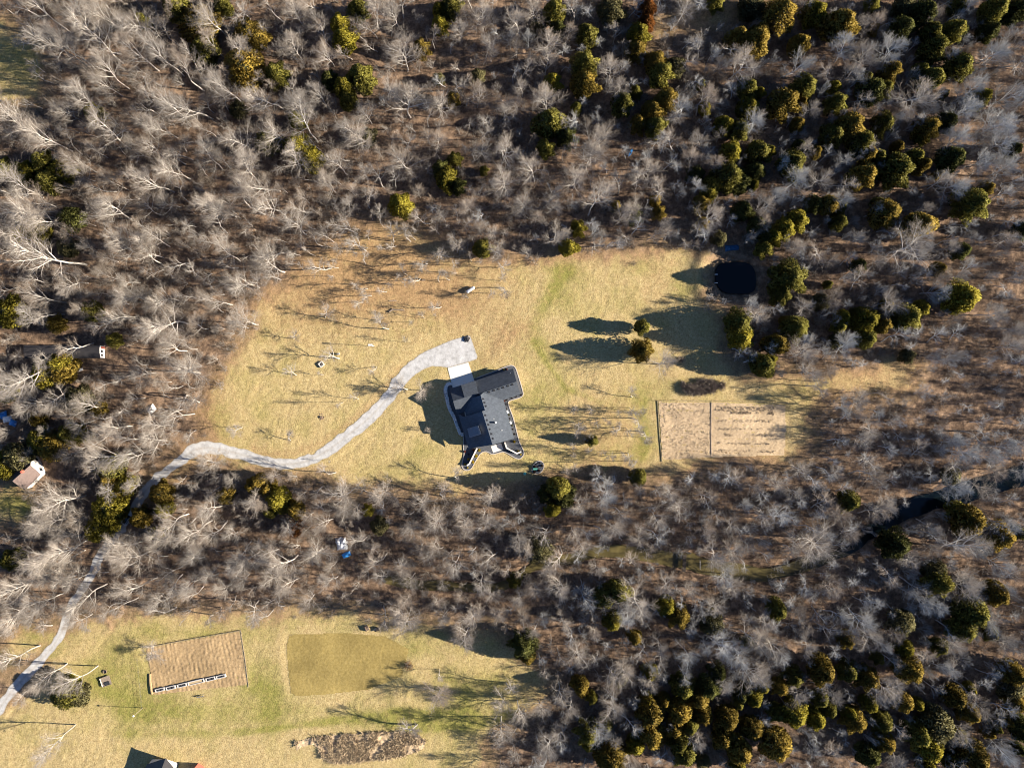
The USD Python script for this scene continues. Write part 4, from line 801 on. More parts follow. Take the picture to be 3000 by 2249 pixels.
# the rest of the wood: smaller trees between and behind those, and brush on the floor
def instancer(name, label, roots, pts, kind='stuff'):
    """pts: (root index, x, y, z, rotation, (sx, sy, sz))"""
    pi = UsdGeom.PointInstancer.Define(stage, '/World/' + numbered(name))
    paths = []
    for i, rt in enumerate(roots):
        p = UsdGeom.Xform.Define(stage, f'{pi.GetPath()}/form_{i:02d}' if False else f'{pi.GetPath()}/plant_{i:03d}' if i else f'{pi.GetPath()}/plant')
        if isinstance(rt, tuple):
            for nm, me, ma in rt: obj(nm, me[:2], M[ma], p.GetPrim(), normals=(me[2] / np.linalg.norm(me[2], axis=1, keepdims=True)) if len(me) > 2 else None)
        else:
            p.GetPrim().GetReferences().AddInternalReference(rt.GetPath())
            for op, v in (('xformOp:translate', Gf.Vec3d(0, 0, 0)), ('xformOp:rotateZ', 0.0), ('xformOp:scale', Gf.Vec3f(1, 1, 1))):
                p.GetPrim().GetAttribute(op).Set(v)
            for k in ('label', 'category', 'group'): p.GetPrim().SetCustomDataByKey(k, '')
        paths.append(p.GetPath())
    pi.CreatePrototypesRel().SetTargets(paths)
    pi.CreateProtoIndicesAttr(Vt.IntArray([int(p[0]) for p in pts]))
    pi.CreatePositionsAttr(Vt.Vec3fArray([Gf.Vec3f(*map(float, p[1:4])) for p in pts]))
    pi.CreateOrientationsAttr(Vt.QuathArray([Gf.Quath(float(math.cos(p[4] / 2)), 0, 0, float(math.sin(p[4] / 2))) for p in pts]))
    pi.CreateScalesAttr(Vt.Vec3fArray([Gf.Vec3f(*map(float, p[5])) for p in pts]))
    return tag(pi, label, kind=kind)
EV_AT = [(*W(x, y)[:2], r * S) for c, x, y, (r,) in rows(EVERGREENS)]
BARE_AT = [tuple(W(x, y, 9.)[:2]) for r, c, x, y in cand]
solid = shapely.union_all([drive_all.buffer(1.2), pad_poly.buffer(3), bed_poly.buffer(4), pond_poly.buffer(3.5), creek_poly.buffer(.5), *[p.buffer(2.5) for p in plots.values()]])
shapely.prepare(solid)
def wooded(x, y): return min(max(1 - float(_lawn((x, y))), 0.), 1.)
rg = np.random.default_rng(21)
KEEP_OUT = [(190, 1376, 60), (280, 1376, 40), (350, 1030, 40), (420, 1028, 30), (2005, 1650, 30), (2050, 1650, 14), (292, 1030, 20), (180, 1030, 120), (80, 1390, 60), (1001, 1590, 26), (1014, 1624, 22), (1846, 449, 18), (25, 1225, 40), (2141, 728, 40), (445, 1195, 25), (373, 1518, 34), (388, 1500, 24), (395, 1530, 20)]
def blocked(x, y, extra=1.0):
    if solid.contains(shapely.Point(x, y)): return True
    px, py = PX(x, y)
    return any((px - a) ** 2 + (py - b) ** 2 < (c * extra) ** 2 for a, b, c in KEEP_OUT)
pts = []
taken = [(*W(x, y)[:2], r * S) for x, y, r in TAKEN]
keys = [k for k in SHAPES]
fill_forms = [('broad', 0), ('broad', 1), ('tall', 0), ('slim', 0), ('slim', 1), ('clump', 0), ('clump', 1)]
roots = [tuple(zip(('trunk', 'branches', 'twigs'), SHAPES[k][0], ('bark', 'bark', 'twig' if i % 2 else 'twig_brown'))) for i, k in enumerate(fill_forms)]
roots += [tuple(zip(('trunk', 'branches', 'twigs'), SHAPES[k][0], ('bark_cool', 'bark_cool', 'twig_cool'))) for k in fill_forms]
rest = [(r, c, x, y) for (r, c, x, y) in cand[CUT:]]
for r, c, x, y in rest:
    h = forest_h(x, y) * .75; loc = W(x, y, .66 * h)
    k = int(rg.choice([0, 1, 3, 4])); _, ph, pr = SHAPES[fill_forms[k]]
    pts.append((k, loc[0], loc[1], height(loc[0], loc[1]), rg.uniform(0, 6.28), (r * S / pr, r * S / pr, h / ph)))
from scipy.spatial import cKDTree
ev_tree = cKDTree([(a, b) for a, b, r in EV_AT]); big_tree = cKDTree(BARE_AT)
cells = {}
def free(x, y, gap):
    i, j = int(x // 6), int(y // 6)
    for u in range(i - 1, i + 2):
        for v in range(j - 1, j + 2):
            for a, b in cells.get((u, v), ()):
                if (x - a) ** 2 + (y - b) ** 2 < gap * gap: return False
    cells.setdefault((i, j), []).append((x, y)); return True
NF = 14000
fx, fy = rg.uniform(-172, 205, NF), rg.uniform(-132, 132, NF)
fl = _lawn(np.c_[fx, fy])
for x, y, l in zip(fx, fy, fl):
    inf = abs(x) < 160 and abs(y) < 121
    if l > .35 or blocked(x, y): continue
    px, py = PX(x, y)
    u = rg.random()
    h = forest_h(px, py) * (rg.uniform(.3, .55) if u < .6 else rg.uniform(.55, .8)) if inf else forest_h(px, py) * rg.uniform(.7, 1)
    small = h < 8.5
    if inf and (ev_tree.query((x, y))[0] < (2.9 if small else 4.2) or big_tree.query((x, y))[0] < 2.2): continue
    if not free(x, y, (3.3 if small else 5.0) if inf else 5.8): continue
    k = int(rg.choice([5, 6, 3, 4] if small else [0, 1, 2, 3, 4]))
    _, ph, pr = SHAPES[fill_forms[k]]
    R = h * (.30 if small else .25) * rg.uniform(.75, 1.2)
    pts.append((k + 7 * (px > 1650 + rg.normal() * 250), x, y, height(x, y), rg.uniform(0, 6.28), (R / pr, R / pr, h / ph)))
# more evergreens inside the darker masses, past the ones built singly
ef = [('cone', 0, 'olive'), ('cone', 2, 'dark'), ('cone', 3, 'gold'), ('cone', 4, 'olive'), ('cone', 1, 'yellow')]
e0_ = len(roots)
roots += [(('trunk', EVER[(a_, b_)][0], 'core'), ('crown', EVER[(a_, b_)][1], c_)) for a_, b_, c_ in ef]
for cx_, cy_, rx_, ry_, n_ in [(2420, 260, 420, 260, 46), (2080, 560, 180, 150, 12), (2050, 2060, 260, 150, 26), (2600, 2080, 360, 170, 38), (2250, 760, 130, 90, 8), (2650, 880, 250, 150, 10)]:
    for _ in range(n_):
        x, y, _z = W(rg.normal(cx_, rx_ * .55), rg.normal(cy_, ry_ * .55), 5.)
        if _lawn((x, y)) > .3 or blocked(x, y) or ev_tree.query((x, y))[0] < 3.0 or not free(x, y, 2.6): continue
        R_ = rg.uniform(1.5, 2.9)
        pts.append((e0_ + int(rg.integers(5)), x, y, height(x, y), rg.uniform(0, 6.28), (R_ / 2.5, R_ / 2.5, (2.05 * R_ + 3.3) / 10)))
print('fill trees', len(pts))
instancer('woodland', 'smaller trees filling the woods between the larger crowns', roots, pts)
# brush
broots = [(('stems', bush_meshes(800 + i, 2.2, 1.6, 150), 'twig_brown' if i % 2 else 'twig'),) for i in range(4)]
bpts = []
bx_, by_ = rg.uniform(-166, 172, 15000), rg.uniform(-126, 126, 15000); bw = np.clip(1 - _lawn(np.c_[bx_, by_]), 0, 1)
bnz = meshkit.noise(np.c_[bx_ * .07, by_ * .07, 0 * bx_], 5)
for x, y, wv, nz_ in zip(bx_, by_, bw, bnz):
    if rg.random() > wv ** 1.5 * .8 or blocked(x, y): continue
    if nz_ < rg.uniform(.1, .7): continue
    s = rg.uniform(.5, 1.5)
    bpts.append((int(rg.integers(4)), x, y, height(x, y), rg.uniform(0, 6.28), (s, s, s * rg.uniform(.7, 1.3))))
print('brush', len(bpts))
instancer('undergrowth', 'twiggy leafless brush covering the woodland floor', broots, bpts)

# ------------------------------------------------------------------ smaller things
def shrub(px, py, rpx, mm, word, h=None, name='shrub', place='in the gravel bed beside the house'):
    R = rpx * S; h = h or R * 1.5
    r = np.random.default_rng(int(px * 7 + py))
    n = 260
    d = r.normal(size=(n, 3)); d[:, 2] = np.abs(d[:, 2]); d /= np.linalg.norm(d, axis=1, keepdims=True)
    pos = d * [R, R, h] * (.55 + .45 * r.random((n, 1)) ** .5) * .85 + [0, 0, .08]
    t = thing(name, unique(f'{word} shrub', px, py, place), 'shrub', W(px, py) + [0, 0, .06], group='shrubs in the gravel beds')
    i = trimesh.creation.icosphere(1); v = np.array(i.vertices) * [R * .7, R * .7, h * .7]; v[:, 2] = np.maximum(v[:, 2], -.05)
    obj('stem', (v, np.array(i.faces)), M['core'], t)
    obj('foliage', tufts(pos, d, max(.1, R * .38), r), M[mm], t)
    return t
for x, y, r in [(1404, 1318, 4.6), (1395, 1335, 4.6), (1372, 1344.5, 3.8), (1386, 1352.5, 4.2), (1363, 1359, 3.6), (1370, 1369.5, 2.7), (1507, 1293, 3.7), (1518, 1321, 3.6), (1525.6, 1330.7, 2.8)]:
    shrub(x, y, r, 'shrub_yellow', 'rounded bright yellow', place='by the garden walls')
for x, y, r, mm, w_ in [(1484, 1170, 3.2, 'shrub_dark', 'dark'), (1498.5, 1165, 3.2, 'shrub_dark', 'dark'), (1512, 1160.5, 3., 'shrub_dark', 'dark'), (1526, 1156, 3., 'shrub_dark', 'dark'), (1477.5, 1173.5, 3.4, 'shrub_red', 'red'), (1476, 1082, 2.6, 'dark', 'green'), (1485, 1081.5, 2.8, 'shrub_red', 'red'),
    (1479, 1184, 2.2, 'shrub_dark', 'dark'), (1483, 1196, 2.2, 'shrub_dark', 'dark'), (1491, 1214.5, 2.4, 'dark', 'green'), (1493, 1226, 2.2, 'shrub_dark', 'dark'), (1500.5, 1246, 2.4, 'olive', 'green'), (1502, 1257, 2.4, 'shrub_dark', 'dark'), (1507.5, 1271, 3., 'shrub_dark', 'dark'), (1362, 1322, 3.4, 'shrub_red', 'dull red'), (1387, 1318, 3.4, 'shrub_red', 'dull red'), (1373, 1330, 2.8, 'shrub_dark', 'dark')]:
    shrub(x, y, r, mm, 'small ' + w_)
for x, y, r in [(920, 655, 30), (1075, 640, 23), (1010, 730, 28), (920, 760, 30), (1020, 575, 15), (990, 656, 13), (957, 606, 11)]:
    shrub(1430 + .147 * x, 1270 + .147 * y, .147 * r, 'shrub_dark', 'dark', place='in the oval island bed')
c = W(1430 + .147 * 940, 1270 + .147 * 700)
t = thing('garden_bench', 'turquoise slatted bench in the oval island bed', 'bench', c, math.radians(-8))
for k in range(4): obj('slat', box((0, -.24 + k * .16, .45), (1.25, .12, .04)), M['teal'], t)
for sx in (-.5, .5): obj('leg', box((sx, 0, .22), (.07, .55, .44)), M['teal'], t)
obj('backrest', box((0, .33, .72), (1.25, .05, .42)), M['teal'], t)
c = W(1537.5, 1387)
t = thing('septic_lid', 'round turquoise riser lid on the grass beside the island bed', 'lid', c)
obj('riser', cyl((0, 0, -.1), .44, .38, 20), M['teal'], t)
dome_ = trimesh.creation.revolve(np.array([[0, .40], [.2, .385], [.38, .34], [.47, .29], [.47, .25], [.0, .25]]), sections=24)
obj('lid', dome_, M['teal'], t)
# white utility boxes beside the east wall
for x, y, w_, l_, lab in [(1486.3, 1206, .55, .85, 'white air conditioner box by the east wall, the upper one'), (1496.2, 1237.5, .45, .85, 'white air conditioner box by the east wall, the lower one')]:
    t = thing('air_conditioner', lab, 'air conditioner', W(x, y), th + .15)
    obj('cabinet', box((0, 0, .45), (w_, l_, .75)), M['white'], t); obj('grille', box((0, 0, .84), (w_ * .8, l_ * .8, .03)), M['white'], t)
# white propane tank
c = W(1379, 849.5); a = math.atan2(856.5 - 843, 1389.5 - 1369)
t = thing('propane_tank', 'white propane tank lying on the grass below the woods', 'propane tank', c, a)
cap = trimesh.creation.capsule(2.0, .48, count=[20, 20]); cap.apply_transform(trimesh.transformations.rotation_matrix(math.pi / 2, [0, 1, 0])); cap.apply_translation(-cap.bounds.mean(0)); cap.apply_translation([0, 0, .72])
obj('tank', cap, M['white'], t, smooth=40)
for sx in (-.7, .7): obj('leg', box((sx, 0, .15), (.14, .7, .36)), M['steel'], t)
obj('dome_cap', cyl((0, 0, 1.15), .18, .16, 14, .14), M['white'], t)
# debris heap and stain at the corner of the drive
r_ = np.random.default_rng(9)
def heap(center, R, h, n, sizes, seed, squash=.5, jag=.9):
    r = np.random.default_rng(seed); parts = []
    for i in range(n):
        a, q = r.uniform(0, 6.28), R * r.random() ** .6
        zz = h * (1 - (q / R) ** 1.5) * r.uniform(.3, 1)
        s = r.uniform(*sizes)
        v, f = box((0, 0, 0), (s * r.uniform(.6, 1.8), s, s * squash))
        R_ = trimesh.transformations.euler_matrix(*(r.normal(size=3) * [.5, .5, 2.] * jag))[:3, :3]
        parts.append((v @ R_.T + [q * math.cos(a), q * math.sin(a), zz + s * .2], f))
    return cat_(parts)
t = thing('debris_heap', 'dark heap of debris at the corner of the gravel turning area', 'debris heap', W(1367.5, 992.5))
obj('pieces', heap(None, .95, .45, 46, (.16, .42), 3), M['plastic'], t, kind='stuff'); obj('base', cyl((0, 0, 0), .95, .16, 14, .7), M['log'], t)
# square fire pit, birdhouse pole, boxes of the upper lawn
t = thing('fire_pit', 'square grey block fire pit under the bare tree', 'fire pit', W(942, 1067), math.radians(38))
for k, (dx, dy, w_, l_) in enumerate([(0, .6, 1.5, .26), (0, -.6, 1.5, .26), (.62, 0, .26, .94), (-.62, 0, .26, .94)]): obj('block', box((dx, dy, .22), (w_, l_, .46)), M['block'], t)
obj('ash', box((0, 0, .05), (.98, .94, .12)), M['plastic'], t)
t = thing('bee_hive', 'small white box hive on the grass beside a bare tree', 'hive', W(992, 1037), .3)
obj('box', box((0, 0, .45), (.55, .45, .8)), M['white'], t); obj('lid', box((0, 0, .89), (.64, .54, .07)), M['steel'], t)
t = thing('birdhouse_pole', 'tall white birdhouse pole with long thin shadow on the upper lawn', 'birdhouse', W(1096, 1013.5))
obj('pole', cyl((0, 0, -.1), .07, 5.6, 10), M['white'], t)
for k in (-1, 0, 1): obj('nest_box', box((k * .36, 0, 5.75), (.32, .30, .5)), M['white'], t)
obj('roof', slab(np.array([[-.6, -.2, 6.02], [.6, -.2, 6.02], [.6, .2, 6.02], [-.6, .2, 6.02]]), .05), M['white'], t)
obj('perch', cat_([box((0, .3, 5.45), (1.6, .04, .04)), box((0, -.3, 5.45), (1.6, .04, .04))]), M['white'], t)
# stump ring, fallen logs of the grove
t = thing('tree_stump', 'low stump in a worn patch on the straw lawn inside the drive bend', 'stump', W(941.6, 1221.6))
obj('stump', cyl((0, 0, -.1), .42, .5, 11, .34), M['log'], t); obj('bark_chips', heap(None, 1.1, .12, 40, (.1, .22), 8), M['leaf_litter'], t, kind='stuff')
for x, y, L, a, R in [(1196, 821, 2.6, -.35, .20), (1152, 881, 2.3, .03, .16), (1148, 909, 1.8, .5, .28), (1170, 908, 3.2, -.05, .2), (1242, 821, 1.0, 0., .2), (852, 1270, 1.4, .7, .16)]:
    p0 = W(x, y); d = np.array([math.cos(a), math.sin(a), 0]) * L / 2
    t = thing('fallen_log', unique('weathered fallen log', x, y, 'lying on the leafy grass'), 'log', p0 + [0, 0, R * .8], a)
    obj('log', tubes([[-L / 2, 0, 0], [L / 6, .06, .02]], [[L / 6, .06, .02], [L / 2, -.1, 0]], [R, R * .85], [R * .85, R * .6], 9), M['wood'], t)
    obj('branch_stub', tubes([[L * .2, 0, 0]], [[L * .33, .35, .25]], [R * .4], [R * .2], 6), M['wood'], t)
# white sapling in the house shadow, dead snag with side branches
bare_tree(1258, 1262, 10, 3.4, 'w', base=True, style='clump', place='at the edge of the house shadow')
bare_tree(1237, 1142, 30, 8.5, 'w', base=True, style='broad', place='between the drive and the house shadow')
bare_tree(642, 1356, 52, 14., 'w', base=True, style='broad', place='at the elbow of the driveway')
bare_tree(428, 1420, 30, 11, 'n', base=True, style='broad', place='beside the driveway')
# the car
def car():
    t = thing('parked_car', 'white car with dark glass roof on the shaded gravel drive', 'car', W(373.6, 1517.6, .7) * [1, 1, 0] + [0, 0, .06], math.atan2(1, .62))
    secs = [(-2.25, .62, .35, .62), (-2.15, .80, .28, .86), (-1.7, .88, .25, .95), (-.6, .90, .24, .96), (.8, .90, .24, .95), (1.6, .87, .25, .86), (2.1, .78, .28, .72), (2.28, .55, .36, .58)]
    rings = []
    for x, hw, z0, z1 in secs:
        rings.append([(x, -hw, z0), (x, -hw * 1.02, (z0 + z1) / 2), (x, -hw * .93, z1), (x, 0, z1 + .04), (x, hw * .93, z1), (x, hw * 1.02, (z0 + z1) / 2), (x, hw, z0)])
    v = np.array(rings).reshape(-1, 3); k = 7; f = []
    for i in range(len(secs) - 1):
        for j in range(k):
            jj = (j + 1) % k; f.append([i * k + j, (i + 1) * k + j, (i + 1) * k + jj, i * k + jj])
    f = [[a, b, c_] for a, b, c_, d in f] + [[a, c_, d] for a, b, c_, d in f]
    for e in (0, (len(secs) - 1) * k): f += [[e, e + j, e + j + 1] for j in range(1, k - 1)]
    bm = trimesh.Trimesh(v, f, process=False); trimesh.repair.fix_normals(bm)
    obj('body', bm, M['car'], t, smooth=35)
    def cabin(name, top, bot, mm):
        vv = np.array(bot + top); ff = []
        n = len(bot)
        for i in range(n):
            j = (i + 1) % n; ff += [[i, j, n + j], [i, n + j, n + i]]
        ff += [[n, n + i, n + i + 1] for i in range(1, n - 1)] + [[0, i + 1, i] for i in range(1, n - 1)]
        mm_ = trimesh.Trimesh(vv, ff, process=False); trimesh.repair.fix_normals(mm_); obj(name, mm_, M[mm], t)
    cabin('window_glass', [(-1.45, -.62, 1.42), (.35, -.64, 1.44), (.35, .64, 1.44), (-1.45, .62, 1.42)], [(-1.95, -.80, .93), (1.15, -.82, .92), (1.15, .82, .92), (-1.95, .80, .93)], 'glass')
    obj('glass_roof', slab(np.array([(-1.4, -.52, 1.47), (.28, -.53, 1.49), (.28, .53, 1.49), (-1.4, .52, 1.47)]), .03), M['glass'], t)
    for s_ in (-1, 1):
        obj('roof_rail', tubes([[-1.9, s_ * .80, .97], [-1.45, s_ * .62, 1.45], [.35, s_ * .64, 1.47]], [[-1.45, s_ * .62, 1.45], [.35, s_ * .64, 1.47], [1.15, s_ * .82, .96]], [.06] * 3, [.06] * 3, 6), M['car'], t)
        obj('mirror', box((.85, s_ * 1.0, .98), (.16, .2, .13)), M['car'], t)
        obj('headlight', box((2.12, s_ * .58, .66), (.22, .3, .1)), M['white'], t)
        obj('tail_light', box((-2.17, s_ * .6, .78), (.14, .26, .12)), M['brick'], t)
        for x in (-1.4, 1.42):
            w_ = cyl((0, 0, -.11), .34, .22, 20); vv = w_[0][:, [0, 2, 1]] + [x, s_ * .80, .33]
            wh = obj('wheel', (vv, w_[1][:, ::-1]), M['rubber'], t)
            h_ = cyl((0, 0, -.115), .2, .23, 14); obj('hub_cap', (h_[0][:, [0, 2, 1]] + [x, s_ * .80, .33], h_[1][:, ::-1]), M['steel'], wh)
car()
# long dark-roofed trailer in the left woods; its white end wall faces the camera
tz = 2.7
q = np.array([W(70, 1012, tz), W(292, 1011, tz), W(294, 1049, tz), W(72, 1050, tz)])
t = thing('mobile_home', 'long dark-roofed mobile home with white end wall in left woods', 'mobile home')
inn = q + (q.mean(0) - q) * [.012, .06, 0]
obj('wall', prism(shapely.Polygon(inn[:, :2]), .0, tz - .1), M['white'], t)
mid0, mid1 = (q[0] + q[3]) / 2 + [0, 0, .35], (q[1] + q[2]) / 2 + [0, 0, .35]
obj('roof', slab(np.array([q[0], q[1], mid1, mid0]), .1), M['dark_roof'], t); obj('roof', slab(np.array([mid0, mid1, q[2], q[3]]), .1), M['dark_roof'], t)
ew = (inn[1] + inn[2]) / 2
for dy in (-1.1, .2): obj('window', box([ew[0] + .03, ew[1] + dy, 1.55], (.08, .8, 1.)), M['glass'], t)
obj('door', box([ew[0] + .03, ew[1] + 1.25, 1.05], (.08, .8, 1.9)), M['brick'], t)
# brown-roofed house at the left edge
Rz, Ez = 5.6, 2.9
r0, r1 = W(88.7, 1362, Rz), W(36, 1409, Rz); s0, s1 = W(119.5, 1389, Ez), W(72, 1436, Ez)
n0_, n1_ = np.array([*(2 * r0 - s0)[:2], Ez]), np.array([*(2 * r1 - s1)[:2], Ez])
t = thing('cottage', 'brown-roofed cottage with bright white gable at the left edge', 'house')
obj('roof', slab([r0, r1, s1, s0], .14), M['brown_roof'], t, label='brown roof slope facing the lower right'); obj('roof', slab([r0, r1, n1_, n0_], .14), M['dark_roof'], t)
ax = (r1 - r0) / np.linalg.norm(r1 - r0) * .35
pts_ = []
for R, c_, d_, sg in ((r0, s0, n0_, 1), (r1, s1, n1_, -1)):
    R, c_, d_ = R + sg * ax - [0, 0, .2], c_ + sg * ax - [0, 0, .2], d_ + sg * ax - [0, 0, .2]
    c_ = c_ + (R - c_) * .07; d_ = d_ + (R - d_) * .07
    pts_ += [[*c_[:2], -.1], c_, R, d_, [*d_[:2], -.1]]
pts_ = np.array(pts_); f = [[0, 1, 2], [0, 2, 3], [0, 3, 4], [5, 7, 6], [5, 8, 7], [5, 9, 8]]
for i in range(5): f += [[i, 5 + i, 5 + (i + 1) % 5], [i, 5 + (i + 1) % 5, (i + 1) % 5]]
m_ = trimesh.Trimesh(pts_, f, process=False); trimesh.repair.fix_normals(m_); obj('wall', m_, M['white_wall'], t)
gm = (r0 + ax); gd = (s0 - n0_) / np.linalg.norm(s0 - n0_); go = -ax / np.linalg.norm(ax)
for k in (-1.7, 1.7): obj('window', box(np.array([*gm[:2], 1.5]) + gd * k * [1, 1, 0] + go * .05, (1.0, .1, 1.1), math.atan2(gd[1], gd[0])), M['glass'], t)
obj('chimney', box((r0 * .6 + r1 * .4) + [0, 0, .2], (.6, .6, 1.3), .7), M['brick'], t)
# house at the lower edge
t = thing('farmhouse', 'dark-roofed house with red brick end at the bottom edge', 'house')
Rz, Ez = 5.2, 2.8
A, Bq = W(485, 2220, Rz), W(455, 2300, Rz)
w0, w1 = W(430, 2238, Ez), W(400, 2318, Ez); x0, x1 = W(510, 2250, Ez), W(490, 2325, Ez)
obj('roof', slab([A, Bq, w1, w0], .14), M['dark_roof'], t); obj('roof', slab([A, Bq, x1, x0], .14), M['dark_roof'], t)
m_ = trimesh.convex.convex_hull(np.array([[*(w0 * .97 + A * .03)[:2], 0], w0 * .95 + A * .05 - [0, .2, .3], A - [0, .4, .3], x0 * .95 + A * .05 - [0, .2, .3], [*(x0 * .97 + A * .03)[:2], 0], [*w1[:2], 0], w1 - [0, 0, .3], Bq - [0, 0, .3], x1 - [0, 0, .3], [*x1[:2], 0]])); obj('wall', m_, M['wall'], t)
obj('brick_end', box(W(574, 2262, 1.5), (2.2, 3.6, 3.2), -.6), M['brick'], t)
# raised beds, platform, tyre, lamp, frame of the lower lawn
a = math.radians(13.5)
for x, y, w_, h_, fill in [(205, 345, 118, 46, 'plastic'), (367, 315, 118, 50, 'plastic'), (532, 278, 118, 50, 'plastic'), (742, 230, 222, 56, 'straw_fill'), (955, 184, 118, 50, 'plastic'), (1110, 148, 118, 46, 'plastic')]:
    px, py = 430 + .197 * x, 1950 + .197 * y
    t = thing('raised_bed', ('long grey block raised bed filled with dry soil, fourth from left' if fill == 'straw_fill' else unique('grey block raised bed under black sheeting', px, py, 'in the lower plot')), 'raised bed', W(px, py), a, group='raised beds along the lower vegetable plot')
    L, Wd = w_ * .197 * S + .5, h_ * .197 * S
    for s_ in (-1, 1):
        obj('side_wall', box((0, s_ * (Wd / 2 - .09), .26), (L, .18, .56)), M['block'], t)
        obj('end_wall', box((s_ * (L / 2 - .14), 0, .262), (.28, Wd - .364, .56)), M['block'], t)
    obj('fill', box((0, 0, .2), (L - .56, Wd - .36, .34)), M[fill], t)
    if fill == 'plastic':
        for k in (-.25, .25):
            i_ = trimesh.creation.icosphere(2); v = np.array(i_.vertices) * [L * .2, Wd * .28, .16] + [k * (L - .5), 0, .36]; obj('sheeting', (v, np.array(i_.faces)), M['plastic'], t, smooth=True)
t = thing('wooden_platform', 'square slatted wooden platform on the lower lawn', 'platform', W(312, 1993), math.radians(19))
for k in range(11): obj('board', box((-1.3 + k * .26, 0, .32 + .01 * (k % 3)), (.235, 2.7, .05)), M['wood'], t)
for s_ in (-1, 1): obj('rail', box((0, s_ * 1.36, .38), (3.1, .12, .2)), M['wood'], t)
obj('rail', box((-1.52, 0, .40), (.14, 2.58, .16)), M['white_wall'], t)
obj('skid', box((0, 0, .14), (2.6, 2.2, .26)), M['dark_bark'], t)
obj('box', box((.2, -.7, .44), (1.5, .9, .22)), M['plastic'], t)
t = thing('fire_ring', 'round dark metal fire ring above the wooden platform', 'fire pit', W(308, 1966))
rg_ = trimesh.creation.annulus(.5, .58, .32); rg_.apply_translation([0, 0, .14]); obj('ring', rg_, M['log'], t); obj('ash', cyl((0, 0, -.05), .5, .12, 16), M['plastic'], t)
base = W(417.6, 2073); t = thing('yard_lamp', 'tall yard lamp pole with white lamp on the lower lawn', 'lamp', base)
obj('pole', cyl((0, 0, -.1), .085, 5.4, 10, .06), M['wood'], t); obj('arm', tubes([[0, 0, 5.15]], [[-.35, -.15, 5.3]], [.035], [.03], 6), M['steel'], t)
obj('lamp_head', trimesh.creation.revolve(np.array([[0, 5.52], [.14, 5.5], [.24, 5.38], [.28, 5.28], [0, 5.28]]), sections=18), M['white'], t)
t = thing('metal_frame', 'grey metal implement frame with crossed bars below the raised beds', 'implement', W(588, 2037), math.radians(10))
seg = [((-1.1, -.3, .0), (-.9, 0, .75)), ((1.1, -.3, 0), (.9, 0, .75)), ((-1.1, .35, .0), (-.9, 0, .75)), ((1.1, .35, 0), (.9, 0, .75)), ((-1.0, 0, .75), (1.1, 0, .78)), ((-.5, -.35, .1), (-.1, .1, .75)), ((.0, -.35, .1), (.4, .1, .75)), ((.5, -.35, .1), (.9, .1, .75))]
for p, q_ in seg: obj('bar', tubes([p], [q_], [.05], [.05], 6), M['steel'], t)
for k in (-.7, -.2, .3, .8): obj('plate', box((k, -.1, .55), (.34, .3, .05), .4), M['steel'], t)
# things by the trees of the lower lawn
t = thing('log_stack', 'small dark stack of logs on the lower lawn', 'log stack', W(1074, 1839), .4)
for k in range(9): obj('log', (lambda c_: (c_[0][:, [0, 2, 1]] * [1, 1, 1], c_[1][:, ::-1]))(cyl((-.5 + (k % 4) * .32 + .16 * (k // 4), .16 + (k // 4) * .28, -.7), .16, 1.4, 9)), M['log'], t)
t = thing('garden_cart', 'dark open garden cart under the bare tree', 'cart', W(1104, 1841), .35)
obj('tray', cat_([box((0, 0, .45), (1.5, 1.0, .06)), box((0, .5, .6), (1.5, .05, .3)), box((0, -.5, .6), (1.5, .05, .3)), box((.75, 0, .6), (.05, .94, .3))]), M['plastic'], t)
for s_ in (-1, 1): c_ = cyl((0, 0, -.06), .27, .12, 14); obj('wheel', (c_[0][:, [0, 2, 1]] + [0, s_ * .58, .27], c_[1][:, ::-1]), M['rubber'], t)
obj('handle', tubes([[-.75, 0, .4]], [[-1.7, 0, .65]], [.03], [.03], 6), M['steel'], t)
# scrap and tarpaulins in the woods
def crumple(L, Wd, h, seed, n=16):
    r = np.random.default_rng(seed); x, y = np.meshgrid(np.linspace(-L / 2, L / 2, n), np.linspace(-Wd / 2, Wd / 2, n), indexing='ij')
    e = np.clip(1.02 - np.maximum(np.abs(x) / L * 2, np.abs(y) / Wd * 2) ** 2.2, 0, 1)
    z = h * np.abs(e) ** .5 * (.45 + meshkit.fbm(np.stack([x * 1.2, y * 1.2, 0 * x + seed], -1), 3, seed) * 1.1)
    x = x * (1 + .25 * (meshkit.noise(np.stack([x, y, 0 * x + 3 + seed], -1), seed) - .5)); y = y * (1 + .3 * (meshkit.noise(np.stack([x, y, 0 * x + 9 + seed], -1), seed) - .5))
    i = np.arange(n * n).reshape(n, n)
    return np.stack([x, y, z + .03], -1).reshape(-1, 3), np.stack([i[:-1, :-1], i[1:, :-1], i[1:, 1:], i[:-1, 1:]], -1).reshape(-1, 4)
M['tarp_dark'] = mat('dark_blue_tarp', (.015, .07, .15), .6, .3, 2.)
M['sheet_metal'] = mat('crumpled_sheet_metal', (.50, .52, .56), .4, .3, 1.2, metallic=.4)
def draped(name, label, px, py, L, Wd, h, mm, rot, seed, cat='tarpaulin', extra=None):
    t = thing(name, label, cat, W(px, py) + [0, 0, height(*W(px, py)[:2])], rot)
    obj('cover', crumple(L, Wd, h, seed), M[mm], t)
    if extra: obj('pieces', heap(None, min(L, Wd) * .5, h * 1.1, 16, (.3, .8), seed, .12), M[extra], t, kind='stuff')
    else: obj('rope', tubes([[-L * .4, -Wd * .3, h * .5]], [[L * .4, Wd * .3, h * .5]], [.03], [.03], 5), M['white'], t)
    return t
draped('scrap_heap', 'crumpled silver sheet metal heap in the lower woods', 1001, 1592, 3.2, 3.8, 1.5, 'sheet_metal', .2, 5, 'scrap heap', 'white')
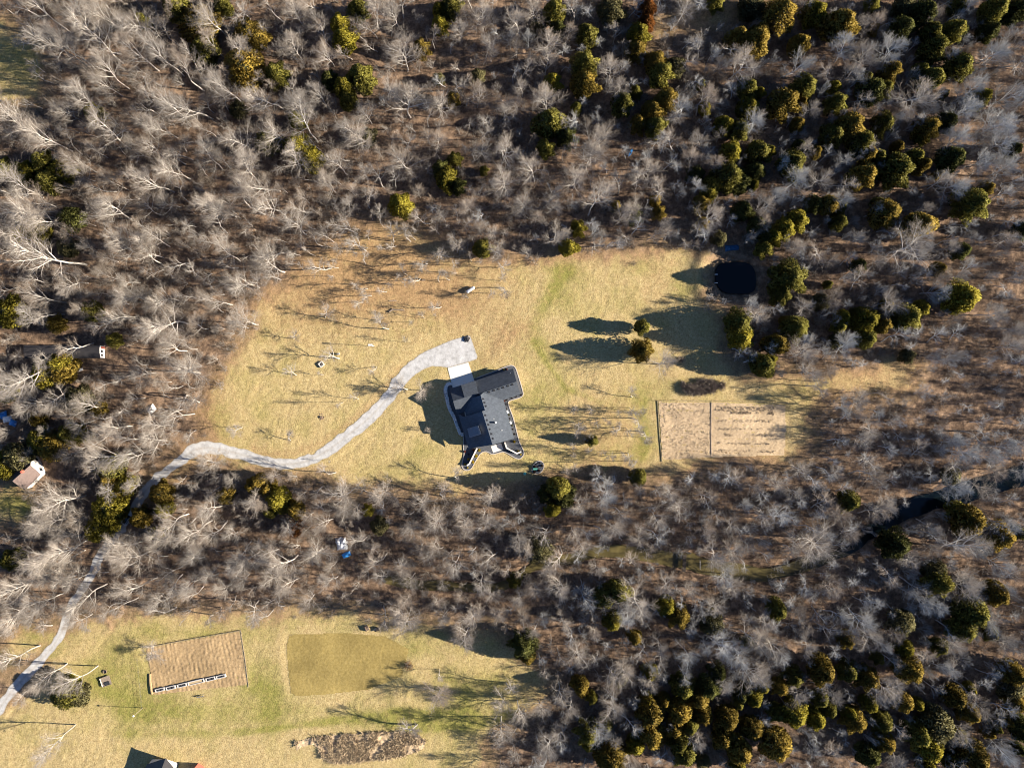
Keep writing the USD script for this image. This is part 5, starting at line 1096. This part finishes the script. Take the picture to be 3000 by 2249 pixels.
draped('tarpaulin', 'bright blue tarpaulin beside the silver scrap heap', 1015, 1624.5, 2.8, 1.5, .5, 'tarp', .45, 7)
draped('tarpaulin', 'blue tarpaulin heap at the left edge, the upper one', 11, 1216, 2.2, 2.0, .8, 'tarp', .3, 11)
draped('tarpaulin', 'blue tarpaulin heap at the left edge, the lower one', 40, 1238, 1.9, 2.4, .8, 'tarp', 1.2, 13)
draped('tarpaulin', 'crumpled white tarpaulin at the left edge between two blue ones', 23, 1228, 2.5, 1.9, .9, 'white', .1, 17)
draped('tarpaulin', 'dark blue tarpaulin mound in shade above the pond', 2141, 728, 4.2, 1.8, 1.0, 'tarp_dark', .1, 19)
draped('scrap_heap', 'white scrap heap among thin trees left of the lawn', 443, 1199, 2.6, 2.2, 1.0, 'white', .6, 23, 'scrap heap', 'wood')
t = thing('kayak', 'small blue kayak lying in the upper woods', 'kayak', W(1846.5, 449.5) + [0, 0, height(*W(1846.5, 449.5)[:2]) + .1], math.radians(63))
hull = []
for x in np.linspace(-.999, .999, 13):
    w_ = .36 * max(0., 1 - abs(x) ** 2.4) ** .8 + .004; hull.append([(x * 1.35, -w_, .25), (x * 1.35, -w_ * .7, .05), (x * 1.35, 0, 0), (x * 1.35, w_ * .7, .05), (x * 1.35, w_, .25), (x * 1.35, 0, .32)])
hv = np.array(hull).reshape(-1, 3); hf = []
for i in range(12):
    for j in range(6): hf += [[i * 6 + j, (i + 1) * 6 + j, (i + 1) * 6 + (j + 1) % 6], [i * 6 + j, (i + 1) * 6 + (j + 1) % 6, i * 6 + (j + 1) % 6]]
km = trimesh.Trimesh(hv, hf, process=False); trimesh.repair.fix_normals(km); obj('hull', km, M['tarp'], t, smooth=40); obj('seat', box((0, 0, .33), (.5, .36, .06)), M['black'], t)
t = thing('garden_table', 'small weathered table at the left woods edge beyond the mobile home', 'table', W(238, 1083) + [0, 0, height(*W(238, 1083)[:2])], .3)
obj('tabletop', box((0, 0, .7), (1.3, .8, .06)), M['white'], t)
for sx in (-.5, .5):
    for sy in (-.3, .3): obj('leg', box((sx, sy, .34), (.07, .07, .68)), M['wood'], t)
t = thing('footbridge', 'narrow dark plank footbridge across the creek', 'footbridge', W(2005, 1649) + [0, 0, -.25], math.radians(-3))
for k in range(14): obj('plank', box((0, -2.5 + k * .385, .3), (1.05, .36, .06)), M['dark_bark'], t)
for s_ in (-1, 1): obj('beam', box((s_ * .42, 0, .16), (.12, 5.4, .2)), M['dark_bark'], t)
t = thing('wire_gate', 'thin pale post and rail gate right of the footbridge', 'gate', W(2050, 1650) + [0, 0, -.3], 0)
for yy in (1.2, -1.6): obj('post', cyl((.0, yy, -.8), .06, 2.2, 8), M['wood'], t)
for zz in (.6, 1.2): obj('rail', tubes([[0, -1.6, zz]], [[0, 1.2, zz]], [.04], [.04], 6), M['white_wall'], t)
# pond: two little white docks, fence of the vegetable plot, brush pile, dry reeds, stubble
for y_ in (804, 829): 
    t = thing('fishing_plank', f"short white plank jutting over the pond's left bank, the {'upper' if y_ < 810 else 'lower'} one", 'plank', W(2098, y_) + [0, 0, .0], 0.05)
    obj('board', box((0, 0, .12), (.95, .18, .06)), M['white'], t); obj('post', cyl((.35, 0, -1.2), .05, 1.3, 8), M['wood'], t)
def fence(name, pts, label, hgt, step, mm, skirt=0.):
    t = thing(name, label, 'fence')
    w_ = np.array([W(*q) for q in pts])
    ln = shapely.LineString(w_[:, :2])
    n = max(2, int(ln.length / step))
    P_ = [ln.interpolate(i / n, normalized=True) for i in range(n + 1)]
    for p in P_: obj('post', cyl((p.x, p.y, -.2), .04, hgt + .2, 6), M['wood'], t)
    for zz in (hgt * .55, hgt * .95): obj('wire', tubes([[p.x, p.y, zz] for p in P_[:-1]], [[p.x, p.y, zz] for p in P_[1:]], [.012] * n, [.012] * n, 3), M['steel'], t)
    if skirt: obj('skirt', prism(ln.buffer(.03, cap_style='flat'), -.1, skirt), M[mm], t)
fence('plot_fence', [(1925, 1174), (1930, 1260), (1938, 1352)], 'low fence with black skirt along the left of the large plot', 1.0, 3.2, 'plastic', .16)
fence('plot_fence', [(1925, 1173), (2100, 1173.5), (2305, 1181)], 'thin wire fence along the top of the large plot', 1.0, 3.2, 'plastic', .12)
fence('plot_fence', [(2083, 1178), (2082, 1260), (2083, 1336)], 'low divider fence across the middle of the large plot', .7, 3., 'wood', .16)
fence('plot_fence', [(424, 1896), (560, 1870), (705, 1845)], 'wire fence along the top of the lower vegetable plot', 1.0, 2.6, 'wood', .25)
fence('plot_fence', [(705, 1845), (718, 1930), (728, 2010)], 'wire fence along the right side of the lower vegetable plot', 1.0, 2.6, 'wood', .1)
fence('plot_fence', [(405, 1930), (413, 2010), (419, 2072)], 'thin wire fence left of the lower vegetable plot', 1.0, 3.0, 'wood', 0)
# earth ridge on the left side of the low plot
rp, rn, _, _ = ribbon(np.array([(440, 1972), (441, 2000), (446, 2032)], float), np.full(3, 3.), 10)
t = thing('earth_bank', 'short bank of bare orange earth left of the raised beds', 'earth bank'); pk = []
for i in range(len(rp) - 1):
    pass
m_ = tubes([W(*q) for q in rp[:-1]], [W(*q) for q in rp[1:]], np.full(len(rp) - 1, .42), np.full(len(rp) - 1, .42), 9); obj('earth', (m_[0] * [1, 1, 1.0], m_[1]), M['plot_red'], t, kind='stuff')
def stalks(poly, n, hgt, seed, lean=.5, w_=.05, zb=.08):
    r = np.random.default_rng(seed); x0, y0, x1, y1 = poly.bounds
    p = np.c_[r.uniform(x0, x1, n * 3), r.uniform(y0, y1, n * 3)]; p = p[shapely.contains_xy(poly, p[:, 0], p[:, 1])]
    dn_ = meshkit.fbm(np.c_[p * .35, 0 * p[:, :1]], 2, seed); p = p[dn_ > .36][:n]
    k = len(p); d = np.c_[r.normal(size=(k, 2)) * lean, np.ones(k)]; d /= np.linalg.norm(d, axis=1, keepdims=True)
    hh = hgt * r.uniform(.5, 1.2, k) * (.6 + .8 * meshkit.noise(np.c_[p * .5, 0 * p[:, :1]], seed + 1))
    a = np.c_[p, np.full(k, zb)]; b = a + d * hh[:, None]
    s_ = np.cross(d, r.normal(size=(k, 3))); s_ /= np.linalg.norm(s_, axis=1, keepdims=True)
    wd = w_ * r.uniform(.6, 1.4, k)[:, None]
    v = np.stack([a - s_ * wd, a + s_ * wd, b + s_ * wd * .4, b - s_ * wd * .4], 1).reshape(-1, 3)
    return v, (np.arange(k)[:, None, None] * 4 + np.array([[0, 1, 2], [0, 2, 3]])[None]).reshape(-1, 3)
obj('dry_reeds', stalks(plots['reeds'], 9000, 1.0, 31, 2.2, .07, .3), M['reed'], kind='stuff', label='tall dry tan reeds in an irregular bed on the lower lawn')
left_half = wpoly([(1932, 1180), (2078, 1181), (2078, 1336), (1944, 1344)])
obj('dry_stubble', stalks(left_half, 1300, .4, 37, 3., .07), M['stubble'], kind='stuff', label='trampled dry stubble in the left half of the large plot')
rw = []
for k, yy in enumerate((1193, 1200, 1208, 1232, 1256, 1273, 1298, 1320)):
    band = wpoly([(2095, yy - 3.2), (2270, yy + 2 - 3.2), (2270, yy + 2 + 3.2), (2095, yy + 3.2)])
    rw.append(stalks(band, 210 if k < 3 else 110, .36, 41 + k, 1.6, .08))
obj('dry_stubble', cat_(rw), M['stubble'], kind='stuff', label='rows of dry crop stubble in the right half of the large plot')
bp_poly = wpoly(smooth_closed([(1990, 1128), (2000, 1118), (2040, 1115), (2090, 1116), (2124, 1122), (2118, 1138), (2085, 1150), (2045, 1154), (2012, 1148)], 2))
v_, f_ = stalks(bp_poly, 5200, 1.7, 51, .9, .05)
t = thing('brush_pile', 'low brown brush pile on the grass above the large plot', 'brush pile'); obj('twigs', (v_, f_), M['twig_brown'], t, kind='stuff'); obj('base', prism(bp_poly.buffer(-1.), -.2, .5), M['leaf_litter'], t)
# small rust and bluish bushes that stand out
def brushy(px, py, rpx, mm, label, h):
    R = rpx * S; loc = W(px, py); loc[2] = height(*loc[:2])
    t = thing('leafless_bush', label, 'bush', loc)
    tr_, = [bush_meshes(int(px), h, R * 1.3, 420)]
    obj('stems', tr_, M[mm], t); r = np.random.default_rng(int(py)); n = 220
    d = r.normal(size=(n, 3)); d[:, 2] = np.abs(d[:, 2]); d /= np.linalg.norm(d, axis=1, keepdims=True)
    obj('foliage', tufts(d * [R, R, h * .8] * (.4 + .6 * r.random((n, 1))), d, .16, r), M['rust' if 'rust' in label else 'twig_brown' if 'brown' in label else 'pale'], t)
brushy(1198, 1948, 15, 'twig_brown', 'rust-brown leafy bush on the shaded lower lawn', 2.0)
brushy(2588, 1151, 21, 'twig', 'dense dark bluish twiggy bush on the right grass', 2.6)
brushy(1993, 1054, 10, 'twig_brown', 'reddish brown twiggy bush at the wood edge above the brush pile', 1.8)
